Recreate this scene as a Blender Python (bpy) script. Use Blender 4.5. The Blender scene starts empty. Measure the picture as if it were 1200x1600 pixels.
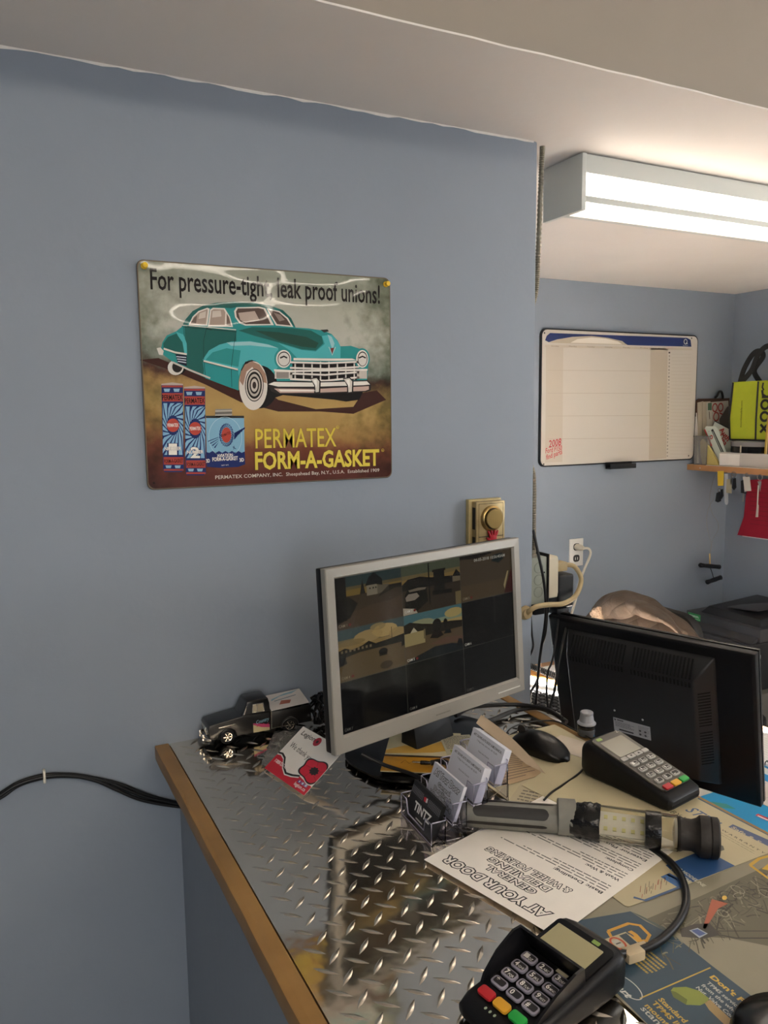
import bpy, bmesh, math, random
from mathutils import Vector, Matrix
from math import radians as rad, sin, cos, pi
random.seed(7)
SC = bpy.context.scene
COL = SC.collection

# tuning of light and paint
EXPOSURE = 0.98
SUN_DIR, SUN_E = (-.6, .8, -.36), 290
WIN_R, WIN_B = 11, 15
LENS_E, LENS_B = 2.9, 13.5
WALLC, CEILC = '#868f9a', '#e2ddd8'
SCREEN_E = .22

# ------------------------------------------------------------------ camera
FPX = 1228.63
CAM_YAW, CAM_PITCH, CAM_ROLL = rad(26.7518), rad(7.1018), rad(-0.6553)
CAM = Vector((0, 0, 1.66))
_f = Vector((sin(CAM_YAW)*cos(CAM_PITCH), cos(CAM_YAW)*cos(CAM_PITCH), -sin(CAM_PITCH)))
_r = Vector((cos(CAM_YAW), -sin(CAM_YAW), 0)); _u = _r.cross(_f)
_R = cos(CAM_ROLL)*_r + sin(CAM_ROLL)*_u
_U = -sin(CAM_ROLL)*_r + cos(CAM_ROLL)*_u
cd = bpy.data.cameras.new('camera'); cam = bpy.data.objects.new('camera', cd); COL.objects.link(cam)
cam.matrix_world = Matrix((( _R.x, _U.x, -_f.x, CAM.x), (_R.y, _U.y, -_f.y, CAM.y), (_R.z, _U.z, -_f.z, CAM.z), (0, 0, 0, 1)))
cd.sensor_fit = 'AUTO'; cd.sensor_width = 36; cd.lens = FPX/1600*36; cd.clip_start = .02
SC.camera = cam

# ------------------------------------------------------------------ world, sun, window light, exposure
vs = SC.view_settings
vs.view_transform = 'Standard'; vs.look = 'None'; vs.gamma = 1; vs.use_curve_mapping = False
vs.exposure = EXPOSURE
w = bpy.data.worlds.new('sky'); SC.world = w; w.use_nodes = True
nt = w.node_tree; bgn = nt.nodes['Background']
sky = nt.nodes.new('ShaderNodeTexSky'); sky.sky_type = 'HOSEK_WILKIE'; sky.turbidity = 3; sky.sun_direction = (.55, -.75, .33)
nt.links.new(sky.outputs[0], bgn.inputs[0]); bgn.inputs[1].default_value = 1.0
def lamp(kind, name, loc, direction, energy, color, **kw):
    d = bpy.data.lights.new(name, kind); d.energy = energy; d.color = color
    for k, v in kw.items(): setattr(d, k, v)
    o = bpy.data.objects.new(name, d); COL.objects.link(o); o.location = loc
    o.rotation_euler = Vector(direction).to_track_quat('-Z', 'Y').to_euler()
    return o
lamp('SUN', 'sun_light', (6, 0, 5), SUN_DIR, SUN_E, (1, .96, .91), angle=.012)
lamp('AREA', 'window_daylight', (3.28, -.40, 1.785), (-1, .15, -.05), WIN_R, (.95, .97, 1), shape='RECTANGLE', size=.48, size_y=.68)
lamp('AREA', 'back_window_lamp', (-.45, -2.97, 1.3), (.1, 1, -.03), WIN_B, (.93, .96, 1), shape='RECTANGLE', size=1.1, size_y=1.4)  # unseen area lamp added at the back window to light the sign wall

# ------------------------------------------------------------------ pixel helpers (photo pixel -> point on a real plane)
def ray(x, y): return _R*((x-600)/FPX) - _U*((y-800)/FPX) + _f
def atz(x, y, z): d = ray(x, y); return CAM + d*((z-CAM.z)/d.z)
def aty(x, y, Y): d = ray(x, y); return CAM + d*(Y/d.y)
def atx(x, y, X): d = ray(x, y); return CAM + d*(X/d.x)
ZT, WY, ZC = 1.0732, 1.391, 2.2207          # counter top, sign wall, low ceiling
FARY, RX, DZ = 2.738, 3.312, .75            # far wall, side wall, desk top

# ------------------------------------------------------------------ materials
def lin(c):
    if isinstance(c, str):
        c = c.lstrip('#'); c = [int(c[i:i+2], 16)/255 for i in (0, 2, 4)]
    return tuple(x/12.92 if x <= .04045 else ((x+.055)/1.055)**2.4 for x in c[:3])
MATS = {}
def mat(name, col='#808080', rough=.5, metal=0, noise=0, nscale=20, bump=0, bscale=200, coat=0, trans=0, emit=None, es=0, ior=1.45, alpha=1, spec=.5, coatr=.05):
    if name in MATS: return MATS[name]
    m = bpy.data.materials.new(name); m.use_nodes = True; n = m.node_tree.nodes; l = m.node_tree.links
    b = n['Principled BSDF']; c = lin(col)
    b.inputs['Base Color'].default_value = (*c, 1); b.inputs['Roughness'].default_value = rough; b.inputs['Metallic'].default_value = metal
    b.inputs['IOR'].default_value = ior; b.inputs['Alpha'].default_value = alpha; b.inputs['Specular IOR Level'].default_value = spec
    b.inputs['Coat Weight'].default_value = coat; b.inputs['Coat Roughness'].default_value = coatr; b.inputs['Transmission Weight'].default_value = trans
    if emit: b.inputs['Emission Color'].default_value = (*lin(emit), 1); b.inputs['Emission Strength'].default_value = es
    if noise or bump:
        g = n.new('ShaderNodeNewGeometry')
    if noise:
        t = n.new('ShaderNodeTexNoise'); t.inputs['Scale'].default_value = nscale; t.inputs['Detail'].default_value = 5
        l.new(g.outputs['Position'], t.inputs['Vector'])
        r = n.new('ShaderNodeValToRGB'); r.color_ramp.elements[0].position = .3; r.color_ramp.elements[1].position = .7
        r.color_ramp.elements[0].color = (*[x*(1-noise) for x in c], 1); r.color_ramp.elements[1].color = (*[min(1, x*(1+noise)) for x in c], 1)
        l.new(t.outputs['Fac'], r.inputs[0]); l.new(r.outputs[0], b.inputs['Base Color'])
    if bump:
        t2 = n.new('ShaderNodeTexNoise'); t2.inputs['Scale'].default_value = bscale; t2.inputs['Detail'].default_value = 3
        l.new(g.outputs['Position'], t2.inputs['Vector'])
        bn = n.new('ShaderNodeBump'); bn.inputs['Strength'].default_value = 1; bn.inputs['Distance'].default_value = bump
        l.new(t2.outputs['Fac'], bn.inputs['Height']); l.new(bn.outputs[0], b.inputs['Normal'])
    MATS[name] = m
    return m
def ink(name, rough=.5, coat=0, emit=0, bump=0, bscale=6, spec=.5):
    """printed colour: reads the print's own colours from the mesh"""
    if name in MATS: return MATS[name]
    m = bpy.data.materials.new(name); m.use_nodes = True; n = m.node_tree.nodes; l = m.node_tree.links
    b = n['Principled BSDF']; a = n.new('ShaderNodeAttribute'); a.attribute_name = 'Col'
    b.inputs['Roughness'].default_value = rough; b.inputs['Coat Weight'].default_value = coat; b.inputs['Coat Roughness'].default_value = .06
    b.inputs['Specular IOR Level'].default_value = spec
    if emit:
        b.inputs['Base Color'].default_value = (.004, .004, .004, 1)
        l.new(a.outputs['Color'], b.inputs['Emission Color']); b.inputs['Emission Strength'].default_value = emit
    else: l.new(a.outputs['Color'], b.inputs['Base Color'])
    if bump:
        g = n.new('ShaderNodeNewGeometry'); t = n.new('ShaderNodeTexNoise'); t.inputs['Scale'].default_value = bscale; t.inputs['Detail'].default_value = 1
        l.new(g.outputs['Position'], t.inputs['Vector']); bn = n.new('ShaderNodeBump'); bn.inputs['Distance'].default_value = bump
        l.new(t.outputs['Fac'], bn.inputs['Height']); l.new(bn.outputs[0], b.inputs['Normal'] if not coat else b.inputs['Coat Normal'])
    MATS[name] = m
    return m

# ------------------------------------------------------------------ mesh helpers
def rrect(w, h, r, seg=5, cx=0, cy=0):
    P = []
    for (sx, sy, a0) in ((1, 1, 0), (-1, 1, 90), (-1, -1, 180), (1, -1, 270)):
        for i in range(seg+1):
            a = rad(a0 + 90*i/seg); P.append((cx+sx*(w/2-r)+r*cos(a), cy+sy*(h/2-r)+r*sin(a)))
    return P
def ell(cx, cy, rx, ry, n=28, a0=0, a1=360, rot=0):
    P = []
    full = abs(a1-a0) >= 360
    for i in range(n if full else n+1):
        a = rad(a0+(a1-a0)*i/n); x, y = rx*cos(a), ry*sin(a)
        P.append((cx+x*cos(rot)-y*sin(rot), cy+x*sin(rot)+y*cos(rot)))
    return P
def smooth(pts, n=8):
    """Catmull-Rom through points"""
    P = [Vector(p) for p in pts]; out = []
    for i in range(len(P)-1):
        p0 = P[max(i-1, 0)]; p1 = P[i]; p2 = P[i+1]; p3 = P[min(i+2, len(P)-1)]
        for k in range(n):
            t = k/n
            out.append(.5*((2*p1)+(-p0+p2)*t+(2*p0-5*p1+4*p2-p3)*t*t+(-p0+3*p1-3*p2+p3)*t**3))
    out.append(P[-1]); return out
class MB:
    def __init__(s): s.v = []; s.f = []
    def add(s, V, F, M=None):
        o = len(s.v)
        s.v += [(M @ Vector(p)) if M else Vector(p) for p in V]; s.f += [tuple(i+o for i in q) for q in F]; return s
    def box(s, x0, x1, y0, y1, z0, z1, M=None):
        V = [(x, y, z) for z in (z0, z1) for y in (y0, y1) for x in (x0, x1)]
        return s.add(V, [(0, 2, 3, 1), (4, 5, 7, 6), (0, 1, 5, 4), (2, 6, 7, 3), (0, 4, 6, 2), (1, 3, 7, 5)], M)
    def prism(s, poly, z0, z1, M=None):
        n = len(poly); A = sum(poly[i][0]*poly[(i+1) % n][1]-poly[(i+1) % n][0]*poly[i][1] for i in range(n))
        if A < 0: poly = poly[::-1]
        V = [(p[0], p[1], z0) for p in poly]+[(p[0], p[1], z1) for p in poly]
        F = [tuple(range(n-1, -1, -1)), tuple(range(n, 2*n))]+[(i, (i+1) % n, n+(i+1) % n, n+i) for i in range(n)]
        return s.add(V, F, M)
    def loft(s, rings, caps=True, M=None, close=False):
        n = len(rings[0]); V = [p for r in rings for p in r]; F = []
        m = len(rings)
        for i in range(m if close else m-1):
            j = (i+1) % m
            F += [(i*n+k, i*n+(k+1) % n, j*n+(k+1) % n, j*n+k) for k in range(n)]
        if caps and not close: F += [tuple(range(n-1, -1, -1)), tuple((m-1)*n+k for k in range(n))]
        return s.add(V, F, M)
    def lathe(s, prof, seg=24, M=None, caps=True):
        return s.loft([[(r*cos(2*pi*k/seg), r*sin(2*pi*k/seg), z) for k in range(seg)] for r, z in prof], caps, M)
    def tube(s, pts, r, seg=8, M=None, n=0):
        P = smooth(pts, n) if n else [Vector(p) for p in pts]
        rings = []; up = None
        for i, p in enumerate(P):
            t = (P[min(i+1, len(P)-1)]-P[max(i-1, 0)]).normalized()
            if up is None: up = Vector((0, 0, 1)) if abs(t.z) < .9 else Vector((1, 0, 0))
            a = t.cross(up).normalized(); up = a.cross(t).normalized()
            rr = r[min(i, len(r)-1)] if isinstance(r, (list, tuple)) else r
            rings.append([p+a*(rr*cos(2*pi*k/seg))+up*(rr*sin(2*pi*k/seg)) for k in range(seg)])
        return s.loft(rings, True, M)
    def build(s, name, m, parent=None, sm=None, bevel=0, bseg=2, M=None):
        me = bpy.data.meshes.new(name); me.from_pydata([tuple(p) for p in s.v], [], s.f)
        bm = bmesh.new(); bm.from_mesh(me); bmesh.ops.recalc_face_normals(bm, faces=bm.faces)
        if bevel:
            es = [e for e in bm.edges if len(e.link_faces) == 2 and e.calc_face_angle(0) > rad(35)]
            bmesh.ops.bevel(bm, geom=es, offset=bevel, segments=bseg, affect='EDGES', profile=.6, clamp_overlap=True)
        bm.to_mesh(me); bm.free()
        me.validate()
        if sm is None and bevel: sm = 40
        if sm:
            me.shade_smooth(); me.set_sharp_from_angle(angle=rad(sm))
        me.materials.append(MATS[m] if isinstance(m, str) else m)
        o = bpy.data.objects.new(name, me); COL.objects.link(o)
        if parent: o.parent = parent
        if M is not None: o.matrix_local = M
        return o
def tag(o, label, cat, group=None, kind=None):
    o['label'] = label; o['category'] = cat
    if group: o['group'] = group
    if kind: o['kind'] = kind
    return o
def struct(o): o['kind'] = 'structure'; return o
def thing(name, label, cat, M=None, group=None):
    o = bpy.data.objects.new(name, None); COL.objects.link(o); o.empty_display_size = .02
    if M is not None: o.matrix_world = M
    return tag(o, label, cat, group)
def frame(o, x, y):
    """frame with origin o, x axis x, y axis y (orthogonalised), z = x cross y"""
    x = Vector(x).normalized(); y = Vector(y); y = (y-x*y.dot(x)).normalized(); z = x.cross(y); o = Vector(o)
    return Matrix(((x.x, y.x, z.x, o.x), (x.y, y.y, z.y, o.y), (x.z, y.z, z.z, o.z), (0, 0, 0, 1)))
def T(x=0, y=0, z=0, rx=0, ry=0, rz=0):
    return Matrix.Translation((x, y, z)) @ Matrix.Rotation(rz, 4, 'Z') @ Matrix.Rotation(ry, 4, 'Y') @ Matrix.Rotation(rx, 4, 'X')

# ------------------------------------------------------------------ flat print
_TXT = {}
def glyphs(s, off):
    k = (s, off)
    if k not in _TXT:
        c = bpy.data.curves.new('t', 'FONT'); c.body = s; c.size = 1; c.offset = off; c.resolution_u = 2; c.fill_mode = 'FRONT'
        o = bpy.data.objects.new('t', c); COL.objects.link(o)
        me = bpy.data.meshes.new_from_object(o)
        V = [(p.co.x, p.co.y) for p in me.vertices]; F = [tuple(q.vertices) for q in me.polygons]
        bpy.data.objects.remove(o); bpy.data.curves.remove(c); bpy.data.meshes.remove(me)
        _TXT[k] = (V, F)
    return _TXT[k]
CAPH = None
class Art:
    """coloured flat shapes in one sheet of print; coordinates u, v on the sheet, each layer a hair above the last"""
    def __init__(s, step=4e-5): s.v = []; s.f = []; s.c = []; s.step = step
    def raw(s, V, F, col, ly):
        o = len(s.v); s.v += [(p[0], p[1], (ly+1)*s.step) for p in V]; c = lin(col)
        for q in F: s.f.append(tuple(i+o for i in q)); s.c.append(c)
    def poly(s, P, col, ly=0):
        n = len(P); A = sum(P[i][0]*P[(i+1) % n][1]-P[(i+1) % n][0]*P[i][1] for i in range(n))
        if A < 0: P = P[::-1]
        s.raw(P, [tuple(range(n))], col, ly)
    def rect(s, x0, y0, x1, y1, col, ly=0): s.poly([(x0, y0), (x1, y0), (x1, y1), (x0, y1)], col, ly)
    def line(s, P, w, col, ly=0, closed=False):
        P = [Vector((p[0], p[1])) for p in P]
        if closed: P = P+[P[0]]
        L = []; Rr = []
        for i, p in enumerate(P):
            t = P[min(i+1, len(P)-1)]-P[max(i-1, 0)]
            if closed and i in (0, len(P)-1): t = P[1]-P[-2]
            if t.length < 1e-9: t = Vector((1, 0))
            t.normalize(); n = Vector((-t.y, t.x))*(w/2); L.append(p+n); Rr.append(p-n)
        V = L+Rr; k = len(L)
        s.raw(V, [(k+i, k+i+1, i+1, i) for i in range(k-1)], col, ly)
    def ring(s, cx, cy, rx, ry, w, col, ly=0, n=32): s.line(ell(cx, cy, rx, ry, n), w, col, ly, True)
    def text(s, t, p0, p1, h, col, ly=0, off=0, shear=0, outline=None, ow=.03):
        """text whose baseline runs from p0 to p1 and whose capitals are h tall"""
        global CAPH
        if CAPH is None: CAPH = max(p[1] for p in glyphs('H', 0)[0])
        p0 = Vector(p0[:2]); p1 = Vector(p1[:2])
        V, F = glyphs(t, off); V0, F0 = glyphs(t, 0)
        x0 = min(p[0] for p in V0); x1 = max(p[0] for p in V0)
        d = p1-p0; L = d.length; d.normalize(); n = Vector((-d.y, d.x))
        sx = L/(x1-x0); sy = h/CAPH
        def put(VV, FF, c, lay): s.raw([p0+d*((q[0]-x0+shear*q[1])*sx)+n*(q[1]*sy) for q in VV], FF, c, lay)
        if outline:
            put(*glyphs(t, off+ow), outline, ly-1)
            if off > 0: put(V0, F0, col, ly+1)
        put(V, F, col, ly)
    def scribble(s, x0, y0, x1, y1, col, w, ly=0, amp=.3, n=12):
        P = [(x0+(x1-x0)*i/n, y0+(y1-y0)*i/n+random.uniform(-amp, amp)) for i in range(n+1)]
        s.line(P, w, col, ly)
    def lines(s, x0, y0, x1, y1, k, col, w, ly=0, jit=.25, wordgap=True):
        """k rows of small unreadable print between (x0,y0) and (x1,y1)"""
        for i in range(k):
            y = y0+(y1-y0)*(i+.5)/k; x = x0; end = x1-(x1-x0)*random.uniform(0, jit)
            while x < end:
                wl = (x1-x0)*random.uniform(.04, .13); s.rect(x, y-w/2, min(x+wl, end), y+w/2, col, ly); x += wl+(x1-x0)*.018
    def build(s, name, m, parent=None, M=None, fn=None):
        V = [tuple(fn(p)) if fn else p for p in s.v]
        me = bpy.data.meshes.new(name); me.from_pydata(V, [], s.f)
        ca = me.color_attributes.new('Col', 'FLOAT_COLOR', 'CORNER'); buf = []
        for q, c in zip(s.f, s.c): buf += [c[0], c[1], c[2], 1]*len(q)
        ca.data.foreach_set('color', buf)
        me.materials.append(m); o = bpy.data.objects.new(name, me); COL.objects.link(o)
        if parent: o.parent = parent
        if M is not None: o.matrix_local = M
        return o

# ================================================================== the setting
mat('wall_paint', WALLC, .55, noise=.035, nscale=2.5, bump=.0006, bscale=45)
mat('ceiling_paint', CEILC, .7, noise=.03, nscale=3, bump=.0008, bscale=30)
mat('floor_vinyl', '#8f877c', .5, noise=.15, nscale=8)
mat('window_frame_paint', '#d8d6d0', .4)
def wall_with_hole(axis, c0, c1, a0, a1, z0, z1, ha0, ha1, hz0, hz1):
    m = MB()
    for (p0, p1, q0, q1) in ((a0, ha0, z0, z1), (ha1, a1, z0, z1), (ha0, ha1, z0, hz0), (ha0, ha1, hz1, z1)):
        if axis == 'x': m.box(c0, c1, p0, p1, q0, q1)
        else: m.box(p0, p1, c0, c1, q0, q1)
    return m
struct(MB().box(-2.6, 3.45, -3.1, 2.9, -.1, 0).build('floor', 'floor_vinyl'))
struct(MB().box(-2.6, 1.07, WY, 2.9, 0, ZC).build('wall_front', 'wall_paint', bevel=.004))
struct(MB().box(1.07, 3.45, FARY, 2.9, 0, ZC).build('wall_far', 'wall_paint'))
m = MB(); X0, X1 = RX, 3.45      # side wall with a high window over the desk side and an added low opening that lets sun onto the floor
for (p0, p1, q0, q1) in ((-3.1, -1.55, 0, 2.62), (-1.55, -.72, 0, .15), (-1.55, -.72, 1.0, 2.62), (-.72, -.66, 0, 2.62), (-.66, -.14, 0, 1.42), (-.66, -.14, 2.15, 2.62), (-.14, FARY, 0, 2.62)): m.box(X0, X1, p0, p1, q0, q1)
struct(m.build('wall_right', 'wall_paint'))
struct(wall_with_hole('y', -3.1, -3.0, -2.6, RX, 0, 2.62, -1.05, .15, .55, 2.1).build('wall_back', 'wall_paint'))
struct(MB().box(-2.7, -2.6, -3.1, 2.9, 0, 2.7).build('wall_left', 'wall_paint'))
struct(MB().box(-5, 4.5, -5.4, -5.2, -.1, 4.5).build('sun_block_wall', mat('sun_block_siding', '#b5b2aa', .7)))  # unseen wall added to keep the sun out of the back window
# low ceiling with a slightly uneven plaster edge, bulkhead face above it
N = 90; xs = [-2.6+(6.05)*i/N for i in range(N+1)]; m = MB()
E0 = [(x, 1.0665+random.uniform(-.0018, .0018)) for x in xs]
m.prism(E0+[(3.45, 2.9), (-2.6, 2.9)], ZC, ZC+.003); struct(m.build('ceiling_low', 'ceiling_paint'))
struct(MB().box(-2.6, 3.45, 1.069, 2.9, ZC+.0015, 2.75).build('wall_bulkhead', mat('bulkhead_paint', '#968d82', .6, noise=.04, nscale=3)))
struct(MB().box(-2.7, 3.45, -3.1, 1.069, 2.62, 2.75).build('ceiling', 'ceiling_paint'))
# ragged paint line where the sign wall meets the ceiling
m = MB(); P = [(-2.6+3.66*i/150, ZC-.0035+random.uniform(-.0022, .0022)) for i in range(151)]
m.add([(x, WY-.0006, z) for x, z in P]+[(x, WY-.0006, ZC) for x, z in P]+[(x, WY+.002, ZC) for x, z in P],
      [(i, i+1, 151+i+1, 151+i) for i in range(150)]); struct(m.build('trim_1', 'ceiling_paint'))
struct(MB().box(.275, .88, -.35, WY, 0, ZT-.04).build('wall_counter', 'wall_paint'))
# windows out of view; the low one is added to bounce sun off the floor
for nm, ax, c, a0, a1, z0, z1 in (('window_1', 'x', RX+.06, -.66, -.14, 1.42, 2.15), ('added_sun_opening', 'x', RX+.06, -1.55, -.72, .15, 1.0), ('window_2', 'y', -3.08, -1.05, .15, .55, 2.1)):
    m = MB()
    for (p0, p1, q0, q1) in ((a0, a0+.05, z0, z1), (a1-.05, a1, z0, z1), (a0, a1, z0, z0+.05), (a0, a1, z1-.05, z1), ((a0+a1)/2-.02, (a0+a1)/2+.02, z0, z1)):
        if ax == 'x': m.box(c, c+.05, p0, p1, q0, q1)
        else: m.box(p0, p1, c, c+.05, q0, q1)
    struct(m.build(nm, 'window_frame_paint'))

# ------------------------------------------------------------------ counter
mat('trim_wood', '#94703f', .45, noise=.14, nscale=14)
mat('core_wood', '#8a6a48', .6)
steel = mat('tread_steel', '#e6dccd', .10, 1, noise=.08, nscale=9, bump=.0011, bscale=13)
lugm = mat('tread_lug_steel', '#d6cdbf', .24, 1)
ctr = thing('counter', 'service counter topped with diamond tread plate and wood edging', 'counter', T(.2, -.35, ZT-.04))
IM = Matrix.Translation((-.2, .35, -(ZT-.04)))
MB().box(.262, .915, -.348, WY, ZT-.04, ZT-.0015).build('core_board', 'core_wood', ctr, M=IM)
pl = [Vector((.2348+.0003*sin(i*1.7)+.0003*sin(i*.63), -.35+(WY+.35)*i/60)) for i in range(61)]
MB().prism([tuple(p) for p in pl]+[(.2595, WY), (.2595, -.35)], ZT-.024, ZT+.0015).build('edge_trim', 'trim_wood', ctr, bevel=.002, M=IM)
MB().box(.917, .94, -.35, WY-.02, ZT-.024, ZT+.0015).build('edge_trim', 'trim_wood', ctr, bevel=.002, M=IM)
MB().box(.2595, .917, -.35, -.325, ZT-.024, ZT+.0015).build('edge_trim', 'trim_wood', ctr, bevel=.002, M=IM)
sheet = MB().box(.2615, .9155, -.324, WY-.001, ZT-.0015, ZT).build('steel_sheet', steel, ctr, M=IM)
def lugmesh():
    L, W, H = .0155, .0034, .0017
    V = [(-L, 0, 0), (-L*.45, -W*.72, 0), (0, -W, 0), (L*.45, -W*.72, 0), (L, 0, 0), (L*.45, W*.72, 0), (0, W, 0), (-L*.45, W*.72, 0),
         (-L*.6, 0, H*.8), (0, 0, H*1.15), (L*.6, 0, H*.8)]
    F = [(0, 1, 8), (1, 2, 9, 8), (2, 3, 10, 9), (3, 4, 10), (4, 5, 10), (5, 6, 9, 10), (6, 7, 8, 9), (7, 0, 8)]
    return V, F
LV, LF = lugmesh()
me = bpy.data.meshes.new('tread_lug'); me.from_pydata(LV, [], LF); me.shade_smooth(); me.materials.append(lugm)
spots = []
for j in range(-40, 40):
    for i in range(-6, 20):
        for k in (0, 1):
            x = .3924+.0355*i+.01775*k; y = .8239+.0357*j+.01785*k
            if .272 < x < .906 and -.31 < y < 1.378: spots.append((x, y, k))
def inview(p):
    q = Vector((p[0], p[1], ZT))-CAM; d = q.dot(_f); u, v = 600+FPX*q.dot(_R)/d, 800-FPX*q.dot(_U)/d
    bare = u < 660+(v-1345)*.2+60 and not (u > 670+(v-1345)*1.7) if v > 1345 else u < 670
    return bare and 0 < u < 1200 and v < 1604
spots.sort(key=lambda p: (not inview(p), (Vector((p[0], p[1], ZT))-CAM).length))
rest = MB()
for n_, (x, y, k) in enumerate(spots):
    M = T(x, y, ZT, 0, 0, rad(-45 if k == 0 else 45))
    if n_ < 300:
        o = bpy.data.objects.new('tread_lug', me); COL.objects.link(o); o.parent = sheet; o.matrix_local = M
    else: rest.add(LV, LF, M)
o = rest.build('tread_lugs', lugm, sheet, sm=60); o['kind'] = 'stuff'

# ------------------------------------------------------------------ ceiling lights
mat('fixture_enamel', '#c9cdc9', .45); mat('fixture_gap', '#3a3833', .8)
mat('lit_lens', '#ffffff', .5, emit='#fff0de', es=LENS_E)
mat('lit_lens_bright', '#ffffff', .5, emit='#fff0de', es=LENS_B)
def fixture(x0, x1, y0, zc, lab, grp, lit='lit_lens'):
    t = thing('fluorescent_light', lab, 'ceiling light', T(x0, y0, zc), grp); L = x1-x0; D, H = .135, .122
    MB().box(0, .012, 0, D, -H, -.002).build('end_plate', 'fixture_enamel', t, bevel=.0015)
    MB().box(L-.012, L, 0, D, -H, -.002).build('end_plate', 'fixture_enamel', t, bevel=.0015)
    MB().box(.012, L-.012, .002, D, -.042, -.003).build('housing', 'fixture_enamel', t, bevel=.001)
    MB().box(.012, L-.012, .0035, .02, -.09, -.0415).build('side_lens', lit, t)
    MB().box(.012, L-.012, .001, .02, -.104, -.0905).build('lens_rail', 'fixture_enamel', t, bevel=.001)
    MB().box(.012, L-.012, .0025, .062, -.1085, -.1045).build('bottom_lens', lit, t)
    MB().box(.012, L-.012, D-.02, D-.0035, -.09, -.0415).build('side_lens', lit, t)
    MB().box(.012, L-.012, D-.02, D-.001, -.104, -.0905).build('lens_rail', 'fixture_enamel', t, bevel=.001)
    MB().box(.02, L-.02, .01, D-.01, -.0028, -.0004).build('mounting_gap', 'fixture_gap', t)
    return t
fixture(1.197, 2.42, 1.398, ZC, 'long fluorescent ceiling light glowing above the whiteboard', None)
fixture(-.9, .5, -.9, 2.62, 'fluorescent ceiling light added behind the viewpoint to brighten the sign wall', None, 'lit_lens_bright').matrix_world = T(.5, -.9, 2.62, rz=pi)  # extra unseen lamp, added so light reaches the low part of the wall
fixture(.6, 2.0, -1.5, 2.62, 'second fluorescent ceiling light further behind the viewpoint', None, 'lit_lens_bright').matrix_world = T(2.0, -1.5, 2.62, rz=pi)

# ================================================================== tin sign
SY = WY-.0045
def S1(u, v):   # position on the sign (wall x, height), read off a close view of the sign
    p = aty(200+u*440/1200, 390+v*400/1091, SY); return (p.x, p.z)
sx0, sx1, sz0, sz1 = .2444, .7175, 1.5352, 1.9195
sg = thing('tin_sign', 'tin advertising sign with teal vintage car pinned to the wall', 'sign', T((sx0+sx1)/2, SY, sz0))
SI = Matrix.Translation((-(sx0+sx1)/2, -SY, -sz0))
pm = bpy.data.materials.new('sign_print'); pm.use_nodes = True; n = pm.node_tree.nodes; l = pm.node_tree.links; b = n['Principled BSDF']
g = n.new('ShaderNodeNewGeometry'); sp = n.new('ShaderNodeSeparateXYZ'); l.new(g.outputs['Position'], sp.inputs[0])
nz = n.new('ShaderNodeTexNoise'); nz.inputs['Scale'].default_value = 14; nz.inputs['Detail'].default_value = 8; nz.inputs['Roughness'].default_value = .65; l.new(g.outputs['Position'], nz.inputs['Vector'])
def mth(op, a, bb=None, c=None):
    k = n.new('ShaderNodeMath'); k.operation = op
    for i, x in enumerate((a, bb, c)):
        if x is None: continue
        if isinstance(x, (int, float)): k.inputs[i].default_value = x
        else: l.new(x, k.inputs[i])
    return k.outputs[0]
X, Z = sp.outputs['X'], sp.outputs['Z']
ux = mth('DIVIDE', mth('SUBTRACT', X, sx0), sx1-sx0); uz = mth('DIVIDE', mth('SUBTRACT', Z, sz0), sz1-sz0)
nn = mth('SUBTRACT', nz.outputs['Fac'], .5)
h = mth('ADD', mth('ADD', uz, mth('MULTIPLY', ux, .08)), mth('MULTIPLY', nn, .22))
rp = n.new('ShaderNodeValToRGB'); e = rp.color_ramp.elements
stops = [(.0, '#4a211c'), (.1, '#5c2a20'), (.2, '#75402a'), (.28, '#a07a45'), (.4, '#b39458'), (.5, '#a78550'), (.555, '#553226'), (.59, '#5c5a4c'), (.63, '#8f9588'), (.75, '#b9b9ac'), (.9, '#a9a99a'), (1, '#8c9080')]
e[0].position = 0; e[0].color = (*lin(stops[0][1]), 1); e[1].position = 1; e[1].color = (*lin(stops[-1][1]), 1)
for p_, c_ in stops[1:-1]: q = e.new(p_); q.color = (*lin(c_), 1)
l.new(h, rp.inputs[0])
# darker, mottled margins as printed
ex = mth('ABSOLUTE', mth('SUBTRACT', ux, .47)); n2 = n.new('ShaderNodeTexNoise'); n2.inputs['Scale'].default_value = 45; n2.inputs['Detail'].default_value = 10; l.new(g.outputs['Position'], n2.inputs['Vector'])
mr = n.new('ShaderNodeMapRange'); l.new(mth('ADD', ex, mth('MULTIPLY', mth('SUBTRACT', n2.outputs['Fac'], .5), .5)), mr.inputs[0])
mr.inputs[1].default_value = .33; mr.inputs[2].default_value = .58
mx = n.new('ShaderNodeMix'); mx.data_type = 'RGBA'; mx.blend_type = 'MULTIPLY'; l.new(mr.outputs[0], mx.inputs[0]); l.new(rp.outputs[0], mx.inputs[6]); mx.inputs[7].default_value = (.33, .36, .28, 1)
l.new(mx.outputs[2], b.inputs['Base Color']); b.inputs['Roughness'].default_value = .45; b.inputs['Coat Weight'].default_value = .5; b.inputs['Coat Roughness'].default_value = .05; b.inputs['Specular IOR Level'].default_value = .15
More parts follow.
